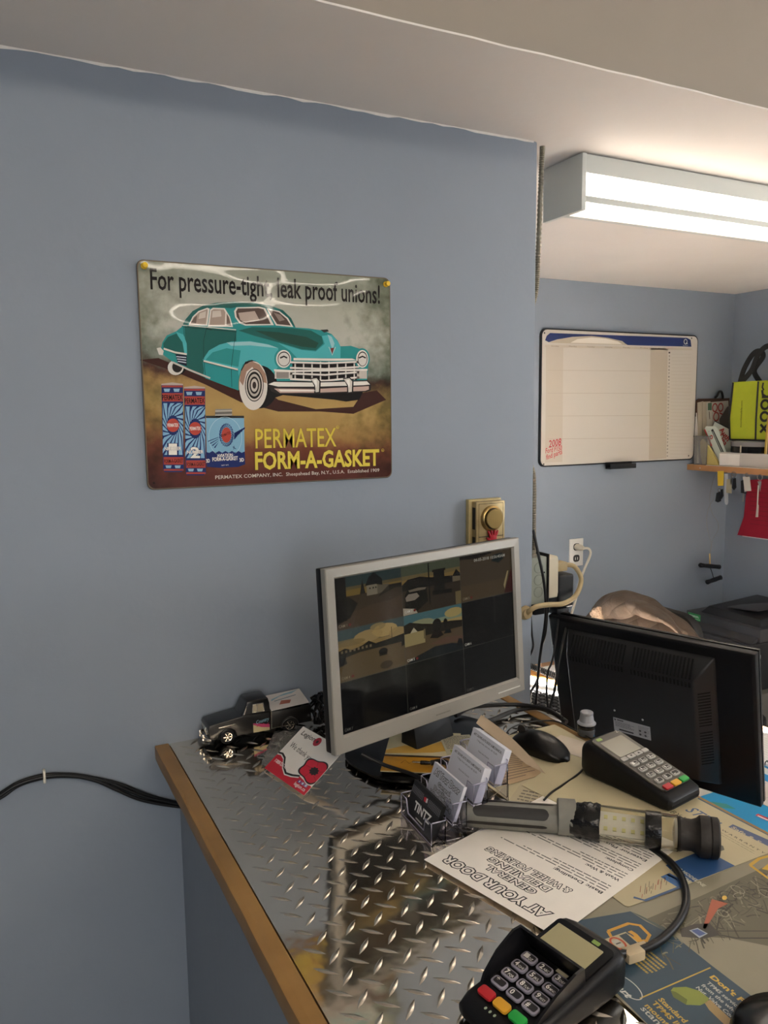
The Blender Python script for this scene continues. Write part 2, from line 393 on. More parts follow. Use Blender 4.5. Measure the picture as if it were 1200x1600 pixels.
def coatbump(mm):
    n = mm.node_tree.nodes; l = mm.node_tree.links; b = n['Principled BSDF']; g = n.new('ShaderNodeNewGeometry')
    mp = n.new('ShaderNodeMapping'); mp.inputs['Scale'].default_value = (1, 1, 2.2); mp.inputs['Rotation'].default_value = (0, .5, 0)
    t = n.new('ShaderNodeTexNoise'); t.inputs['Scale'].default_value = 7; t.inputs['Detail'].default_value = 0
    l.new(g.outputs['Position'], mp.inputs['Vector']); l.new(mp.outputs[0], t.inputs['Vector'])
    bn = n.new('ShaderNodeBump'); bn.inputs['Distance'].default_value = .012; l.new(t.outputs['Fac'], bn.inputs['Height'])
    l.new(bn.outputs[0], b.inputs['Coat Normal'])
coatbump(pm)
sink = ink('sign_ink', .5, .5, spec=.1); coatbump(sink)
mat('sign_edge', '#6b5f4d', .5, .5)
w_, h_ = sx1-sx0, sz1-sz0
MX = Matrix(((1, 0, 0, 0), (0, 0, -1, 0), (0, 1, 0, 0), (0, 0, 0, 1)))   # x,y in sheet -> wall x,z ; sheet normal -> -y
MB().prism(rrect(w_, h_, .012, 6, 0, h_/2), -.0025, 0).build('panel', pm, sg, M=MX)
MB().loft([[Vector((x, y, z)) for x, y in rrect(w_+d, h_+d, .012, 6, 0, h_/2)] for d, z in ((0, -.003), (.0016, -.0015), (0, .0004), (-.003, .0004), (-.003, -.003))], close=True).build('rolled_edge', 'sign_edge', sg, M=MX)
A = Art(2.5e-5)
def P(*uv): return [S1(*q) for q in uv]
# --- shadow and car
A.poly(P((50,470),(130,462),(200,492),(340,545),(480,600),(600,610),(640,640),(800,680),(960,670),(1000,610),(1060,600),(1100,640),(960,700),(820,690),(640,690),(480,650),(330,575),(200,520)), '#3d1f18', 0)
TE, TD, TL, TH = '#2c8c8a', '#1f5f58', '#4fb0b4', '#9cc9cc'
A.poly(P((600,540),(1000,545),(1000,610),(985,640),(930,648),(880,640),(660,620),(600,640)), '#140f0d', 1)
# rear tyre
A.poly(P(*ell(208,503,40,33,20)), '#141110', 1); A.poly(P(*ell(203,503,34,32,20)), '#d9d3ca', 2); A.poly(P(*ell(210,500,22,24,20)), '#2a2421', 3)
# body
A.poly(P((140,425),(146,396),(165,366),(205,348),(228,330),(243,300),(275,262),(320,238),(380,226),(450,222),(530,225),(600,237),(660,258),(695,292),(714,332),(770,336),(830,345),(868,360),(893,388),(905,412),(950,410),(992,424),(1018,446),(1025,480),(1020,545),(1010,596),(620,604),(596,575),(575,520),(556,484),(528,472),(500,480),(482,512),(472,560),(470,600),(420,582),(340,550),(250,512),(190,478),(152,450)), TE, 4)
A.poly(P((228,330),(243,300),(275,262),(320,238),(380,226),(450,222),(530,225),(600,237),(660,258),(695,292),(714,332),(700,320),(670,280),(640,258),(560,244),(470,243),(440,250),(380,246),(330,250),(280,278),(255,318)), TD, 5)
A.poly(P((240,325),(330,332),(460,345),(465,500),(330,470),(320,540),(250,510),(245,400)), TD, 5)
A.poly(P((150,400),(170,372),(205,358),(235,372),(246,410),(250,460),(200,446),(152,424)), TD, 5)
A.poly(P((205,350),(236,362),(250,400),(252,450),(240,440),(232,395),(212,366)), TL, 6)
# front fender
A.poly(P((318,470),(345,430),(390,405),(440,392),(520,390),(590,402),(640,420),(640,500),(600,545),(572,500),(545,474),(515,470),(488,490),(472,540),(468,510),(330,480)), TL, 6)
A.poly(P((330,470),(360,438),(420,420),(480,430),(470,500)), TE, 7)
A.poly(P((420,396),(520,392),(600,405),(640,420),(600,416),(520,408),(440,410)), TH, 7)
A.poly(P((318,480),(470,515),(472,600),(440,590),(330,548)), '#2a8f90', 6)
# hood
A.poly(P((470,345),(530,330),(700,334),(780,345),(825,370),(832,400),(800,430),(740,425),(640,395),(540,368)), TD, 7)
A.poly(P((540,345),(640,352),(760,372),(812,398),(800,420),(740,414),(640,388)), '#24483c', 8)
A.poly(P((640,398),(740,428),(800,434),(838,402),(826,368),(868,362),(893,390),(906,415),(905,462),(720,462),(690,430)), TL, 8)
A.poly(P((850,362),(868,372),(880,400),(872,430),(862,400)), TH, 9)
A.poly(P((905,414),(950,411),(990,425),(965,440),(955,462),(910,460)), TE, 7)
A.poly(P((820,342),(850,340),(856,348),(836,354)), '#3b3b38', 10)
A.poly(P((862,420),(878,418),(870,446)), '#7a2d22', 10); A.line(P((856,415),(870,450),(884,415)), .0012, '#d8d4cc', 11)
# roof windows
WD = '#57463f'
A.poly(P((452,262),(462,246),(560,244),(585,250),(622,322),(500,324),(474,314),(456,288)), '#e2dad0', 8)
A.poly(P((460,264),(468,251),(556,249),(578,254),(608,317),(503,318),(480,309),(463,287)), WD, 9)
A.poly(P((470,270),(540,262),(560,300),(500,312),(478,300)), '#b9a79a', 10)
A.poly(P((590,250),(645,262),(682,292),(704,330),(630,323)), '#e2dad0', 8); A.poly(P((597,256),(643,267),(676,295),(694,324),(635,318)), WD, 9)
A.poly(P((620,268),(650,278),(668,300),(645,306)), '#8f7f75', 10)
A.poly(P((258,322),(275,286),(300,262),(338,248),(348,252),(338,324)), '#e2dad0', 8); A.poly(P((265,316),(280,288),(303,267),(336,254),(340,257),(332,318)), '#a89587', 9)
A.poly(P((340,328),(350,256),(362,248),(412,250),(434,286),(447,330)), '#e2dad0', 8); A.poly(P((347,321),(355,260),(365,254),(408,255),(415,268),(412,322)), '#a89587', 9)
A.poly(P((420,322),(420,272),(430,288),(440,324)), '#6f5f55', 9); A.poly(P((268,312),(282,290),(294,280),(290,314)), '#6f5f55', 10)
for q in (((360,262),(395,260),(398,285),(358,290)), ((305,272),(332,262),(330,290),(300,296))): A.poly(P(*q), '#cfc2b5', 10)
A.line(P((232,322),(330,330),(460,342)), .0016, '#d7cfc4', 10); A.line(P((236,330),(330,338),(460,350)), .0008, '#1c2a28', 10)
for q in (((335,330),(322,390),(322,460),(330,540)), ((462,345),(452,400),(440,500),(442,585)), ((236,330),(240,370))): A.line(P(*q), .0008, '#153532', 10)
A.line(P((322,475),(400,495),(468,512)), .0036, '#e0d8cc', 11); A.line(P((322,479),(400,499),(468,516)), .001, '#2b2422', 12)
A.line(P((152,422),(200,438),(250,446)), .003, '#ddd4c8', 11); A.line(P((190,480),(260,512),(350,548)), .003, '#c9c0b5', 11)
A.poly(P((202,446),(250,450),(250,498),(212,484)), '#151c2e', 11)
for i in range(3): A.line(P((206+i*3,456+i*10),(248,460+i*11)), .0016, '#c9d2dc', 12)
A.poly(P((122,420),(138,417),(152,432),(148,450),(132,448)), '#d8d2c8', 11)
A.line(P((334,336),(356,342)), .0014, '#1c2422', 11); A.line(P((252,326),(262,328)), .0012, '#1c2422', 11)
# front wheel
A.poly(P(*ell(560,585,78,92,28)), '#120f0e', 7); A.poly(P((482,512),(500,478),(528,470),(556,482),(580,520),(598,580),(560,600),(500,600)), '#1a100e', 7)
A.poly(P(*ell(534,580,60,104,36)), '#dcd4ca', 9); A.poly(P((476,560),(482,520),(498,490),(528,476),(560,490),(586,530),(592,570),(560,560),(530,500),(505,520),(490,580)), '#a1806d', 10)
for rx, ry, c in ((40,70,'#171312'),(37,66,'#cfc6ba'),(32,58,'#1b1715'),(26,48,'#b9afa2'),(20,37,'#262120'),(15,28,'#c8beb2'),(8,15,'#3a2f2a')): A.poly(P(*ell(538,578,rx,ry,28)), c, 11 if rx > 39 else 12+int((40-rx)/3))
# grille
A.poly(P((700,478),(975,478),(975,556),(700,556)), '#1a1614', 12)
for i in range(8): A.line(P((712+i*36,478),(712+i*36,555)), .0028, '#cfc9c0', 13)
for j in range(4): A.line(P((690,480+j*24),(840,484+j*25),(985,478+j*22)), .0034, '#e4ddd3', 14); A.line(P((690,486+j*24),(840,490+j*25),(985,484+j*22)), .0008, '#241e1c', 15)
A.poly(P((705,462),(860,464),(955,464),(975,472),(860,474),(705,472)), '#e8e2d8', 15)
# lights
for cx, rx in ((662,32),(997,26)):
    A.poly(P(*ell(cx,465,rx+7,45,26)), TE, 13); A.poly(P(*ell(cx+1,466,rx,38,26)), '#e6e1d8', 14); A.poly(P(*ell(cx+2,466,rx-5,32,26)), '#3a3431', 15); A.poly(P(*ell(cx+2,467,rx-8,28,26)), '#d9d4cc', 16)
    A.line(P((cx-14,462),(cx+2,455),(cx+16,462)), .003, '#2c2725', 17)
A.poly(P((625,515),(700,515),(700,550),(625,550)), '#d6cdc2', 14); A.poly(P((632,522),(685,522),(685,548),(632,548)), '#8f8780', 15); A.poly(P((975,515),(1018,515),(1018,550),(975,550)), '#c8bfb4', 14)
A.line(P((622,514),(700,518),(1020,512)), .0035, '#ece6dc', 16)
# bumpers
A.poly(P((592,572),(620,560),(800,562),(1020,556),(1036,575),(1034,600),(1015,607),(800,616),(640,616),(610,604)), '#2b2422', 16)
A.poly(P((598,574),(622,564),(800,567),(1018,561),(1031,575),(1000,578),(800,584),(640,584)), '#eae4da', 17)
A.poly(P((622,592),(800,594),(1026,582),(1026,596),(1010,602),(800,610),(648,611)), '#c4a79a', 17); A.poly(P((640,596),(800,598),(800,604),(650,605)), '#efe8de', 18)
for cx in (797, 937):
    A.poly(P((cx-22,548),(cx+8,544),(cx+24,560),(cx+22,610),(cx-4,614),(cx-4,580)), '#2a2422', 18); A.poly(P((cx-18,552),(cx+6,548),(cx+18,562),(cx+16,606),(cx+2,608),(cx,578)), '#d9d2c7', 19); A.poly(P((cx-8,556),(cx+6,554),(cx+8,575),(cx+4,590)), '#fbf7ef', 20)
# tubes of gasket maker
def tin(x, w, top, bot, num):
    A.poly(P((x,top),(x+w,top),(x+w+4,bot-8),(x+w-6,bot),(x+14,bot),(x+8,bot-8)), '#1f2f63', 20)
    A.poly(P((x,top),(x+w/2,top-6),(x+w,top),(x+w,top+6),(x,top+6)), '#b9a79b', 21)
    def yy(f): return top+(bot-top)*f
    def xx(f, s): return x+w*s+9*f*(1-s)+4*f*s
    def band(f0, f1, c, ly): A.poly(P((xx(f0,0.02),yy(f0)),(xx(f0,.98),yy(f0)),(xx(f1,.98),yy(f1)),(xx(f1,.02),yy(f1))), c, ly)
    band(.02,.04,'#a8443a',22); band(.105,.2,'#a8443a',22); band(.83,.915,'#a8443a',22); band(.965,.985,'#a8443a',22)
    for s in (.1,.55): A.poly(P((xx(.06,s),yy(.055)),(xx(.06,s+.3),yy(.055)),(xx(.08,s+.26),yy(.09)),(xx(.08,s+.04),yy(.09))), '#8fb6cf', 22); A.poly(P((xx(.94,s),yy(.925)),(xx(.94,s+.3),yy(.925)),(xx(.95,s+.26),yy(.955)),(xx(.95,s+.04),yy(.955))), '#8fb6cf', 22)
    cx, cy = xx(.48,.5), yy(.47)
    for k in range(18):
        a = 2*pi*k/18; pts = []
        for r, da in ((.3,0),(.55,.45),(1,.75),(1,.95),(.55,.68),(.3,.2)):
            X_ = max(-.47, min(.47, 1.15*r*cos(a+da)*.85)); Y_ = max(-.25, min(.335, r*.38*sin(a+da)))
            pts.append((cx+X_*w, cy+Y_*(bot-top)))
        A.poly(P(*pts), '#86b2cf', 23)
    A.poly(P(*ell(cx,cy,w*.29,w*.31,24)), '#b8493c', 24)
    A.text('PERMATEX', S1(xx(.15,.03),yy(.185)), S1(xx(.15,.97),yy(.18)), .0085, '#251512', 24, .02)
    A.text('PERMATEX', S1(cx-w*.25,cy+7), S1(cx+w*.25,cy+6), .0058, '#f2ece2', 25, .015)
    A.text('FORM-A-GASKET', S1(xx(.87,.05),yy(.9)), S1(xx(.87,.97),yy(.89)), .0065, '#251512', 24, .01)
    A.text(num, S1(cx-w*(.12 if num == '1' else .2),yy(.8)), S1(cx+w*(.12 if num == '1' else .2),yy(.8)), .018, '#efe9df', 26, .03, outline='#1f2f63')
    A.text('NUMBER', S1(cx-w*.38,yy(.755)), S1(cx+w*.38,yy(.75)), .0055, '#efe9df', 28, .03, outline='#1f2f63')
tin(142, 92, 572, 948, '1'); tin(238, 90, 586, 962, '2')
# round can
A.poly(P((332,712),(494,712),(498,915),(470,926),(390,930),(336,926)), '#83b2cb', 20); A.poly(P((330,708),(494,708),(494,718),(332,718)), '#3a3a38', 21)
A.poly(P((372,680),(442,678),(444,712),(370,714)), '#8f8a82', 21)
for j in range(3): A.line(P((371,688+j*9),(443,686+j*9)), .0012, '#3c3834' if j % 2 else '#cfcac0', 22)
wv = [(332,862)]+[(332+i*13.8, 862+(4 if i % 2 else -4)) for i in range(1,12)]+[(497,860)]
A.poly(P(*(wv+[(499,915),(470,926),(390,930),(336,926)])), '#1d2c66', 22)
A.poly(P(*ell(419,790,21,33,24)), '#b8493c', 24)
for k in range(22):
    a = 2*pi*k/22; A.line(P((419+22*cos(a),790+34*sin(a)),(419+28*cos(a+.35),790+44*sin(a+.35)),(419+30*cos(a+.7),790+50*sin(a+.7))), .0012, '#1d2c66', 23)
for s in (-1, 1):
    for j in range(4): A.poly(P((419+s*32,790-s*8+j*7),(419+s*(80-j*9),790-s*30+j*9-4),(419+s*(78-j*10),790-s*27+j*9+2),(419+s*34,790-s*6+j*7+5)), '#1d2c66', 24)
A.ring(*[(S1(415,800)[0]), S1(415,800)[1]], .03, .036, .0008, '#b8d3de', 22)
A.line(P((446,840),(460,850)), .0012, '#27406b', 23); A.line(P((452,836),(450,852)), .001, '#27406b', 23)
A.text('PERMATEX', S1(399,800), S1(438,784), .0045, '#451a16', 26, .01)
A.text('AVIATION', S1(380,884), S1(446,880), .005, '#efe9df', 24, .03); A.text('FORM-A-GASKET', S1(360,902), S1(468,896), .0065, '#efe9df', 24, .03)
A.text('3D', S1(334,908), S1(349,906), .006, '#efe9df', 24, .03); A.text('3D', S1(476,904), S1(494,902), .006, '#efe9df', 24, .03); A.text('NET WT.', S1(398,922), S1(430,920), .002, '#efe9df', 24)
# lettering
A.text('For pressure-tight, leak proof unions!', S1(97,168), S1(1072,230), .0335, '#1d1614', 30, .014)
A.text('PERMATEX', S1(544,846), S1(886,838), .0345, '#d9c24a', 30, .010, outline='#3a2415', ow=.007)
A.text('FORM-A-GASKET', S1(544,936), S1(1068,918), .030, '#dfc94f', 30, .032, outline='#3a2415', ow=.014)
A.text('PERMATEX COMPANY, INC.  Sheepshead Bay, N.Y., U.S.A.  Established 1909', S1(372,978), S1(1070,946), .0062, '#d8cdbf', 30, .006)
for (u, v) in ((893,757),(1085,855)): A.ring(*S1(u,v), .0028, .0028, .0006, '#d9c24a', 30, 16); A.text('R', S1(u-4,v+4), S1(u+4,v+4), .0026, '#d9c24a', 30)
for q in ((110,995),): A.poly(P(*ell(q[0],q[1],5,5,10)), '#241512', 10)
A.build('printed_picture', sink, sg, M=SI, fn=lambda p: (p[0], SY-p[2], p[1]))
mat('pin_yellow', '#e2b92a', .35)
for (u, v, lab) in ((68,70,'yellow push pin in the sign corner above the word For'), (1097,148,'yellow push pin in the sign corner above the exclamation mark')):
    x, z = S1(u, v); t = thing('push_pin', lab, 'push pin', T(x, SY, z), 'yellow pins holding the tin sign')
    MB().lathe([(.0055, .001), (.0055, .0025), (.003, .004), (.0032, .009), (.0048, .0105), (.0044, .0125), (.002, .0135)], 14, T(rx=rad(90))).build('pin_head', 'pin_yellow', t, sm=50)
    MB().lathe([(.0006, -.004), (.0006, .002)], 8, T(rx=rad(90))).build('pin_shaft', mat('pin_steel', '#bbbbbb', .3, 1), t)

# ================================================================== thermostat and red hand
mat('aged_gold', '#a8946a', .38, .55, noise=.12, nscale=60); mat('cream_plate', '#b9a877', .5, noise=.1, nscale=40); mat('black_gap', '#15120f', .7)
gold = mat('brushed_gold', '#b59a63', .3, .9)
n = gold.node_tree.nodes; l = gold.node_tree.links
th = thing('thermostat', 'aged gold wall thermostat with a round brushed dial', 'thermostat', T(.935, WY, 1.352))
MB().box(-.041, .041, -.012, 0, 0, .128).build('wall_plate', 'cream_plate', th, bevel=.002)
MB().box(-.034, .038, -.03, -.0125, .003, .124).build('cover', 'aged_gold', th, bevel=.002)
for z0, z1 in ((.01, .05), (.066, .112)): MB().box(-.0348, -.0335, -.026, -.016, z0, z1).build('side_vent', 'black_gap', th)
MB().loft([[Vector((x, -.0302, z)) for x, z in rrect(.062-d, .112-d, .001, 2, .0025, .064)] for d in (0, .0018)], caps=False).build('cover_groove', 'black_gap', th)
MB().box(-.0285, .0335, -.0308, -.0300, .0495, .0508).build('cover_groove', 'black_gap', th)
D = T(.004, -.03, .088, rx=rad(90))
MB().lathe([(.0275, 0), (.0275, .002), (.025, .006), (.0225, .007), (.0225, .004)], 36, D).build('dial_bezel', gold, th, sm=40)
MB().lathe([(.0205, .003), (.0205, .0125), (.0195, .0135), (.0001, .0138)], 36, D).build('dial', gold, th, sm=40)
MB().lathe([(.0222, .0042), (.0222, .0046), (.0200, .0046)], 36, D).build('dial_shadow_gap', 'black_gap', th)
mat('red_plastic', '#a81826', .35)
hd = thing('plastic_hand', 'small red plastic hand stuck on the thermostat cover', 'ornament', T(.940, WY-.0308, 1.394))
pm_ = MB(); pm_.prism(rrect(.017, .014, .005, 4, 0, .004), 0, .0055, MX); pm_.build('palm', 'red_plastic', hd, bevel=.0015)
for a, L, x in ((-28, .012, -.006), (-8, .015, -.002), (10, .0145, .003), (28, .012, .0068)):
    MB().tube([(x, -.003, .008), (x+L*sin(rad(a))*.6, -.0035, .008+L*.6), (x+L*sin(rad(a)), -.003, .008+L)], [.0026, .0027, .0018], 8).build('finger', 'red_plastic', hd, sm=60)
MB().tube([(-.006, -.003, .002), (-.012, -.0035, .003), (-.0155, -.003, .006)], [.0026, .0028, .0018], 8).build('thumb', 'red_plastic', hd, sm=60)

# ================================================================== silver monitor
mat('silver_plastic', '#96928a', .38, .35); mat('black_plastic', '#0e0f11', .42, bump=.0001, bscale=900, spec=.35); mat('black_gloss', '#08080a', .2, spec=.35)
def monitor_frame(o, yaw, tilt):
    x = Vector((cos(yaw), sin(yaw), 0)); nrm = Vector((sin(yaw), -cos(yaw), 0)); up = Vector((0, 0, cos(tilt)))-nrm*sin(tilt)
    return frame(o, x, -nrm*cos(tilt)-Vector((0, 0, sin(tilt)))) if False else Matrix(((x.x, (up.cross(x)).x, up.x, o[0]), (x.y, (up.cross(x)).y, up.y, o[1]), (x.z, (up.cross(x)).z, up.z, o[2]), (0, 0, 0, 1)))
MW, MH = .44, .288
MM = monitor_frame((.445, 1.055, 1.143), rad(12.9), rad(3.7))
mo = thing('computer_monitor', 'silver-framed monitor showing nine security camera views', 'monitor', MM)
bl, br, bt, bb = .0185, .0185, .0175, .0275
def ringrect(x0, x1, z0, z1, y): return [(x0, y, z0), (x1, y, z0), (x1, y, z1), (x0, y, z1)]
MB().loft([ringrect(0, MW, 0, MH, .012), ringrect(0, MW, 0, MH, .0015), ringrect(.0015, MW-.0015, .0015, MH-.0015, 0), ringrect(bl-.003, MW-br+.003, bb-.003, MH-bt+.003, -.0005), ringrect(bl, MW-br, bb, MH-bt, .0035), ringrect(bl, MW-br, bb, MH-bt, .012)], close=True).build('bezel', 'silver_plastic', mo)
MB().loft([ringrect(.0005, MW-.0005, .0005, MH-.0005, .0122), ringrect(.0005, MW-.0005, .0005, MH-.0005, .026), ringrect(.03, MW-.03, .03, MH-.03, .05), ringrect(.08, MW-.08, .06, MH-.06, .062)]).build('back_shell', 'black_plastic', mo, bevel=.002)
sw, sh = MW-bl-br, MH-bb-bt
A = Art(3e-5)
A.rect(0, 0, sw, sh, '#050506', 0)
cw, ch = sw/3, sh/3
def cell(i, j, items):
    ox, oy = i*cw, (2-j)*ch
    for it in items:
        k = it[0]
        if k == 'p': A.poly([(ox+max(0, min(1, x))*cw, oy+max(0, min(1, y))*ch) for x, y in it[1]], it[2], it[3] if len(it) > 3 else 3)
R_ = lambda x0, y0, x1, y1: [(x0, y0), (x1, y0), (x1, y1), (x0, y1)]
def hill(y0, y1, n, a): return [(0, 0)]+[(i/n, y0+(y1-y0)*i/n+random.uniform(-a, a)) for i in range(n+1)]+[(1, 0)]
def skycell(i, j, c0, c1, c2, gy, gc, cl=()):
    cell(i, j, [('p', R_(0, 0, 1, 1), c1, 1), ('p', R_(0, .8, 1, 1), c0, 2), ('p', R_(0, gy, 1, gy+.12), c2, 2), ('p', hill(gy, gy, 8, .01), gc, 3)])
    for (x, y, rx, ry, c) in cl: cell(i, j, [('p', ell(x, y, rx, ry, 14), c, 2.5)])
skycell(0, 0, '#2c3a38', '#5d5034', '#76602f', .62, '#3b2f22')
cell(0, 0, [('p', hill(.3, .45, 6, .03), '#463626', 4), ('p', R_(0, .16, .16, 1), '#0d0c0a', 5), ('p', [(0, .1), (.2, .2), (.32, .45), (.2, .6), (0, .6)], '#120e0a', 5), ('p', R_(.46, .56, .62, .76), '#7d735f', 5), ('p', [(.62, .56), (.8, .6), (.8, .72), (.62, .74)], '#5c5343', 5), ('p', [(.44, .76), (.5, .92), (.58, 1), (.7, .84), (.7, .72), (.6, .76)], '#0f0e0c', 6), ('p', [(.62, .5), (.9, .62), (1, .6), (1, .7), (.8, .7)], '#1d1813', 5), ('p', [(.36, .62), (.4, .9), (.44, .62)], '#1c1812', 5)])
for x in (.5, .55, .59): cell(0, 0, [('p', R_(x, .68, x+.02, .71), '#15130f', 7)])
skycell(1, 0, '#4a4f3c', '#6b5c3a', '#80683a', .6, '#33291e')
cell(1, 0, [('p', [(0, .62), (.1, .72), (.3, .74), (.5, .68), (1, .62), (1, .5), (0, .5)], '#16120e', 4), ('p', [(.04, .1), (.04, .4), (.12, .58), (.4, .55), (.42, .2), (.2, .02)], '#0f0d0b', 5), ('p', [(.05, .36), (.1, .42), (.24, .42), (.28, .34), (.2, .28), (.06, .28)], '#85796a', 6), ('p', [(.1, .5), (.26, .52), (.4, .5), (.38, .46), (.12, .46)], '#6e6353', 6), ('p', [(0, 0), (0, .16), (.2, .1), (.24, 0)], '#a79a86', 6), ('p', R_(.44, .12, .46, 1), '#0c0b09', 7), ('p', [(.53, .38), (.53, .82), (.72, .8), (.72, .38)], '#15120e', 6), ('p', R_(.51, .78, .74, .83), '#1f1a14', 7), ('p', [(.5, .3), (.84, .28), (.84, .36), (.5, .4)], '#120f0c', 6), ('p', R_(.86, .5, 1, .64), '#6a5e49', 5), ('p', [(.86, .62), (.93, .76), (1, .66), (1, .6)], '#15120e', 6), ('p', R_(.9, 0, 1, .28), '#6e5f3e', 4)])
cell(2, 0, [('p', R_(0, 0, 1, 1), '#463a2a', 2), ('p', R_(0, 0, 1, .35), '#4e3f2a', 3), ('p', [(.6, .78), (.64, .92), (.82, .94), (.84, .8), (.74, .72)], '#1a2220', 4), ('p', [(0, 1), (0, .93), (.3, .9), (.6, .96), (.6, 1)], '#1c1812', 4), ('p', [(.82, 0), (.97, .5), (1, .55), (1, 0)], '#3d1712', 4), ('p', [(.84, .1), (.93, .5), (.9, .5), (.82, .2)], '#9c8a63', 5)])
skycell(0, 1, '#3d4c4c', '#6f6040', '#8d7342', .56, '#5a492d', [(.45, .78, .22, .12, '#9c8355'), (.7, .82, .2, .13, '#b0935c'), (.9, .72, .14, .1, '#9a8150'), (.2, .72, .2, .06, '#7c683f'), (.6, .92, .12, .07, '#8a7850')])
cell(0, 1, [('p', [(0, .44), (0, .6), (.1, .64), (.2, .58), (.35, .62), (.45, .68), (.55, .6), (.75, .62), (1, .66), (1, .5), (.6, .5), (.3, .5)], '#1a150f', 4), ('p', ell(.66, .4, .07, .07, 12), '#0f0d0b', 5), ('p', R_(.6, .32, .72, .4), '#0f0d0b', 5), ('p', [(0, .3), (0, .48), (.1, .46), (.12, .34)], '#0f0d0b', 5), ('p', [(.95, .4), (1, .42), (1, .52), (.95, .5)], '#14110d', 5), ('p', ell(.7, .12, .1, .08, 10), '#3d3120', 5), ('p', R_(.8, .6, .808, .85), '#2d261b', 5)])
for i in range(8): cell(0, 1, [('p', R_(.04+i*.06, .55, .07+i*.06, .6), '#6d5f45', 5)])
skycell(1, 1, '#47696c', '#7d8a70', '#a68f58', .6, '#57462f', [(.85, .85, .16, .1, '#a8945c'), (.3, .78, .2, .08, '#8a8a68')])
cell(1, 1, [('p', [(0, .6), (0, .8), (.1, .84), (.3, .76), (.5, .7), (.8, .68), (1, .64), (1, .5), (0, .5)], '#221c14', 4), ('p', R_(0, .36, .34, .62), '#9c8a5c', 5), ('p', R_(.32, .44, .35, .64), '#6a5c3e', 6), ('p', [(.1, .62), (.16, .72), (.22, .62)], '#b7aa8a', 5), ('p', [(.42, .42), (.5, .56), (.56, .56), (.62, .5), (.66, .42), (.55, .38)], '#190f0c', 6), ('p', ell(.55, .66, .08, .14, 12), '#17120d', 6), ('p', [(.66, .44), (.7, .52), (.78, .5), (.8, .42)], '#101314', 6), ('p', ell(.7, .66, .04, .1, 10), '#17120d', 6), ('p', [(0, 0), (.2, .12), (.5, .22), (.8, .2), (1, .12), (1, 0)], '#14181a', 7), ('p', [(.88, .1), (.92, .26), (.98, .24), (1, .1)], '#0c0e0f', 8), ('p', [(.4, .3), (.7, .36), (1, .3), (1, .2), (.6, .24)], '#5f4433', 5)])
cell(2, 1, [('p', R_(0, 0, 1, 1), '#070605', 2), ('p', [(0, .3), (.3, .42), (.5, .3), (.6, .1), (0, .05)], '#0d0a08', 3), ('p', R_(.6, .4, .64, 1), '#211f1d', 4), ('p', R_(.66, .4, 1, 1), '#0a0908', 3)])
for k in (1, 2):
    A.rect(k*cw-.0004, 0, k*cw+.0004, sh, '#4a4a40', 12); A.rect(0, k*ch-.0004, sw, k*ch+.0004, '#4a4a40', 12)
for k in range(9):
    i, j = k % 3, k//3; c = '#d8d2c2' if j < 2 else '#6b675f'
    A.text('CAM %d' % (k+1), (i*cw+.004, (2-j)*ch+.004), (i*cw+.020, (2-j)*ch+.004), .0042, c if (i, j) not in ((0, 0), (2, 0), (0, 1)) else '#8c8068', 13, .01)
    if j < 2 and i < 2 or k == 2: A.poly(ell(i*cw+.0255, (2-j)*ch+.006, .0028, .0022, 12), '#6a1f18', 13)
A.text('04-05-2018 10:56:40AM', (sw*.80-.018, sh*.945), (sw*.985-.012, sh*.945), .0052, '#b9b4a6', 13, .01)
A.build('screen', ink('screen_glow', .10, emit=SCREEN_E, spec=.12), mo, fn=lambda p: (bl+p[0], .0046-p[2]*.4, bb+p[1]))
mat('silver_print', '#5d5b57', .5)
MB().box(.365, .425, -.0012, -.0003, .0105, .0125).build('button_strip', mat('silver_bright', '#d8d5ce', .3, .6), mo)
for k in range(4): MB().box(.372+k*.013, .380+k*.013, .004, .012, -.0015, .0003).build('button', 'silver_plastic', mo)
A = Art(); A.lines(.21, .009, .245, .012, 1, '#77746d', .0022, 0, .05); A.build('brand_print', ink('matt_ink', .6), mo, fn=lambda p: (p[0], -.0008-p[2], p[1]))
MBI = MM.inverted()
nk = MB(); c0 = Vector((.655, 1.165, 0)); ax = Vector((cos(rad(12.9)), sin(rad(12.9)), 0)); ay = Vector((-ax.y, ax.x, 0))
def on(x, y, z): return c0+ax*x+ay*y+Vector((0, 0, z))
nk.loft([[on(s*wd, dy+q, z) for s, q in ((-1, -d), (1, -d), (1, d), (-1, d))] for wd, dy, d, z in ((.045, -.02, .022, ZT+.012), (.042, -.012, .016, ZT+.06), (.04, .012, .012, ZT+.13), (.04, .02, .012, ZT+.2))])
nk.build('stand_neck', 'black_plastic', mo, bevel=.004, M=MBI)
def sup(rx, ry, n=40, e=2.6):
    P_ = []
    for i in range(n):
        a = 2*pi*i/n; c, s = cos(a), sin(a)
        P_.append((rx*math.copysign(abs(c)**(2/e), c), ry*math.copysign(abs(s)**(2/e), s)))
    return P_
bs = MB(); bs.loft([[on(x, y-.018, z) for x, y in sup(.15+dx, .108+dx)] for dx, z in ((-.006, ZT+.002), (0, ZT+.006), (0, ZT+.010), (-.012, ZT+.0155), (-.06, ZT+.018))])
bs.build('stand_base', 'black_gloss', mo, sm=50, M=MBI)

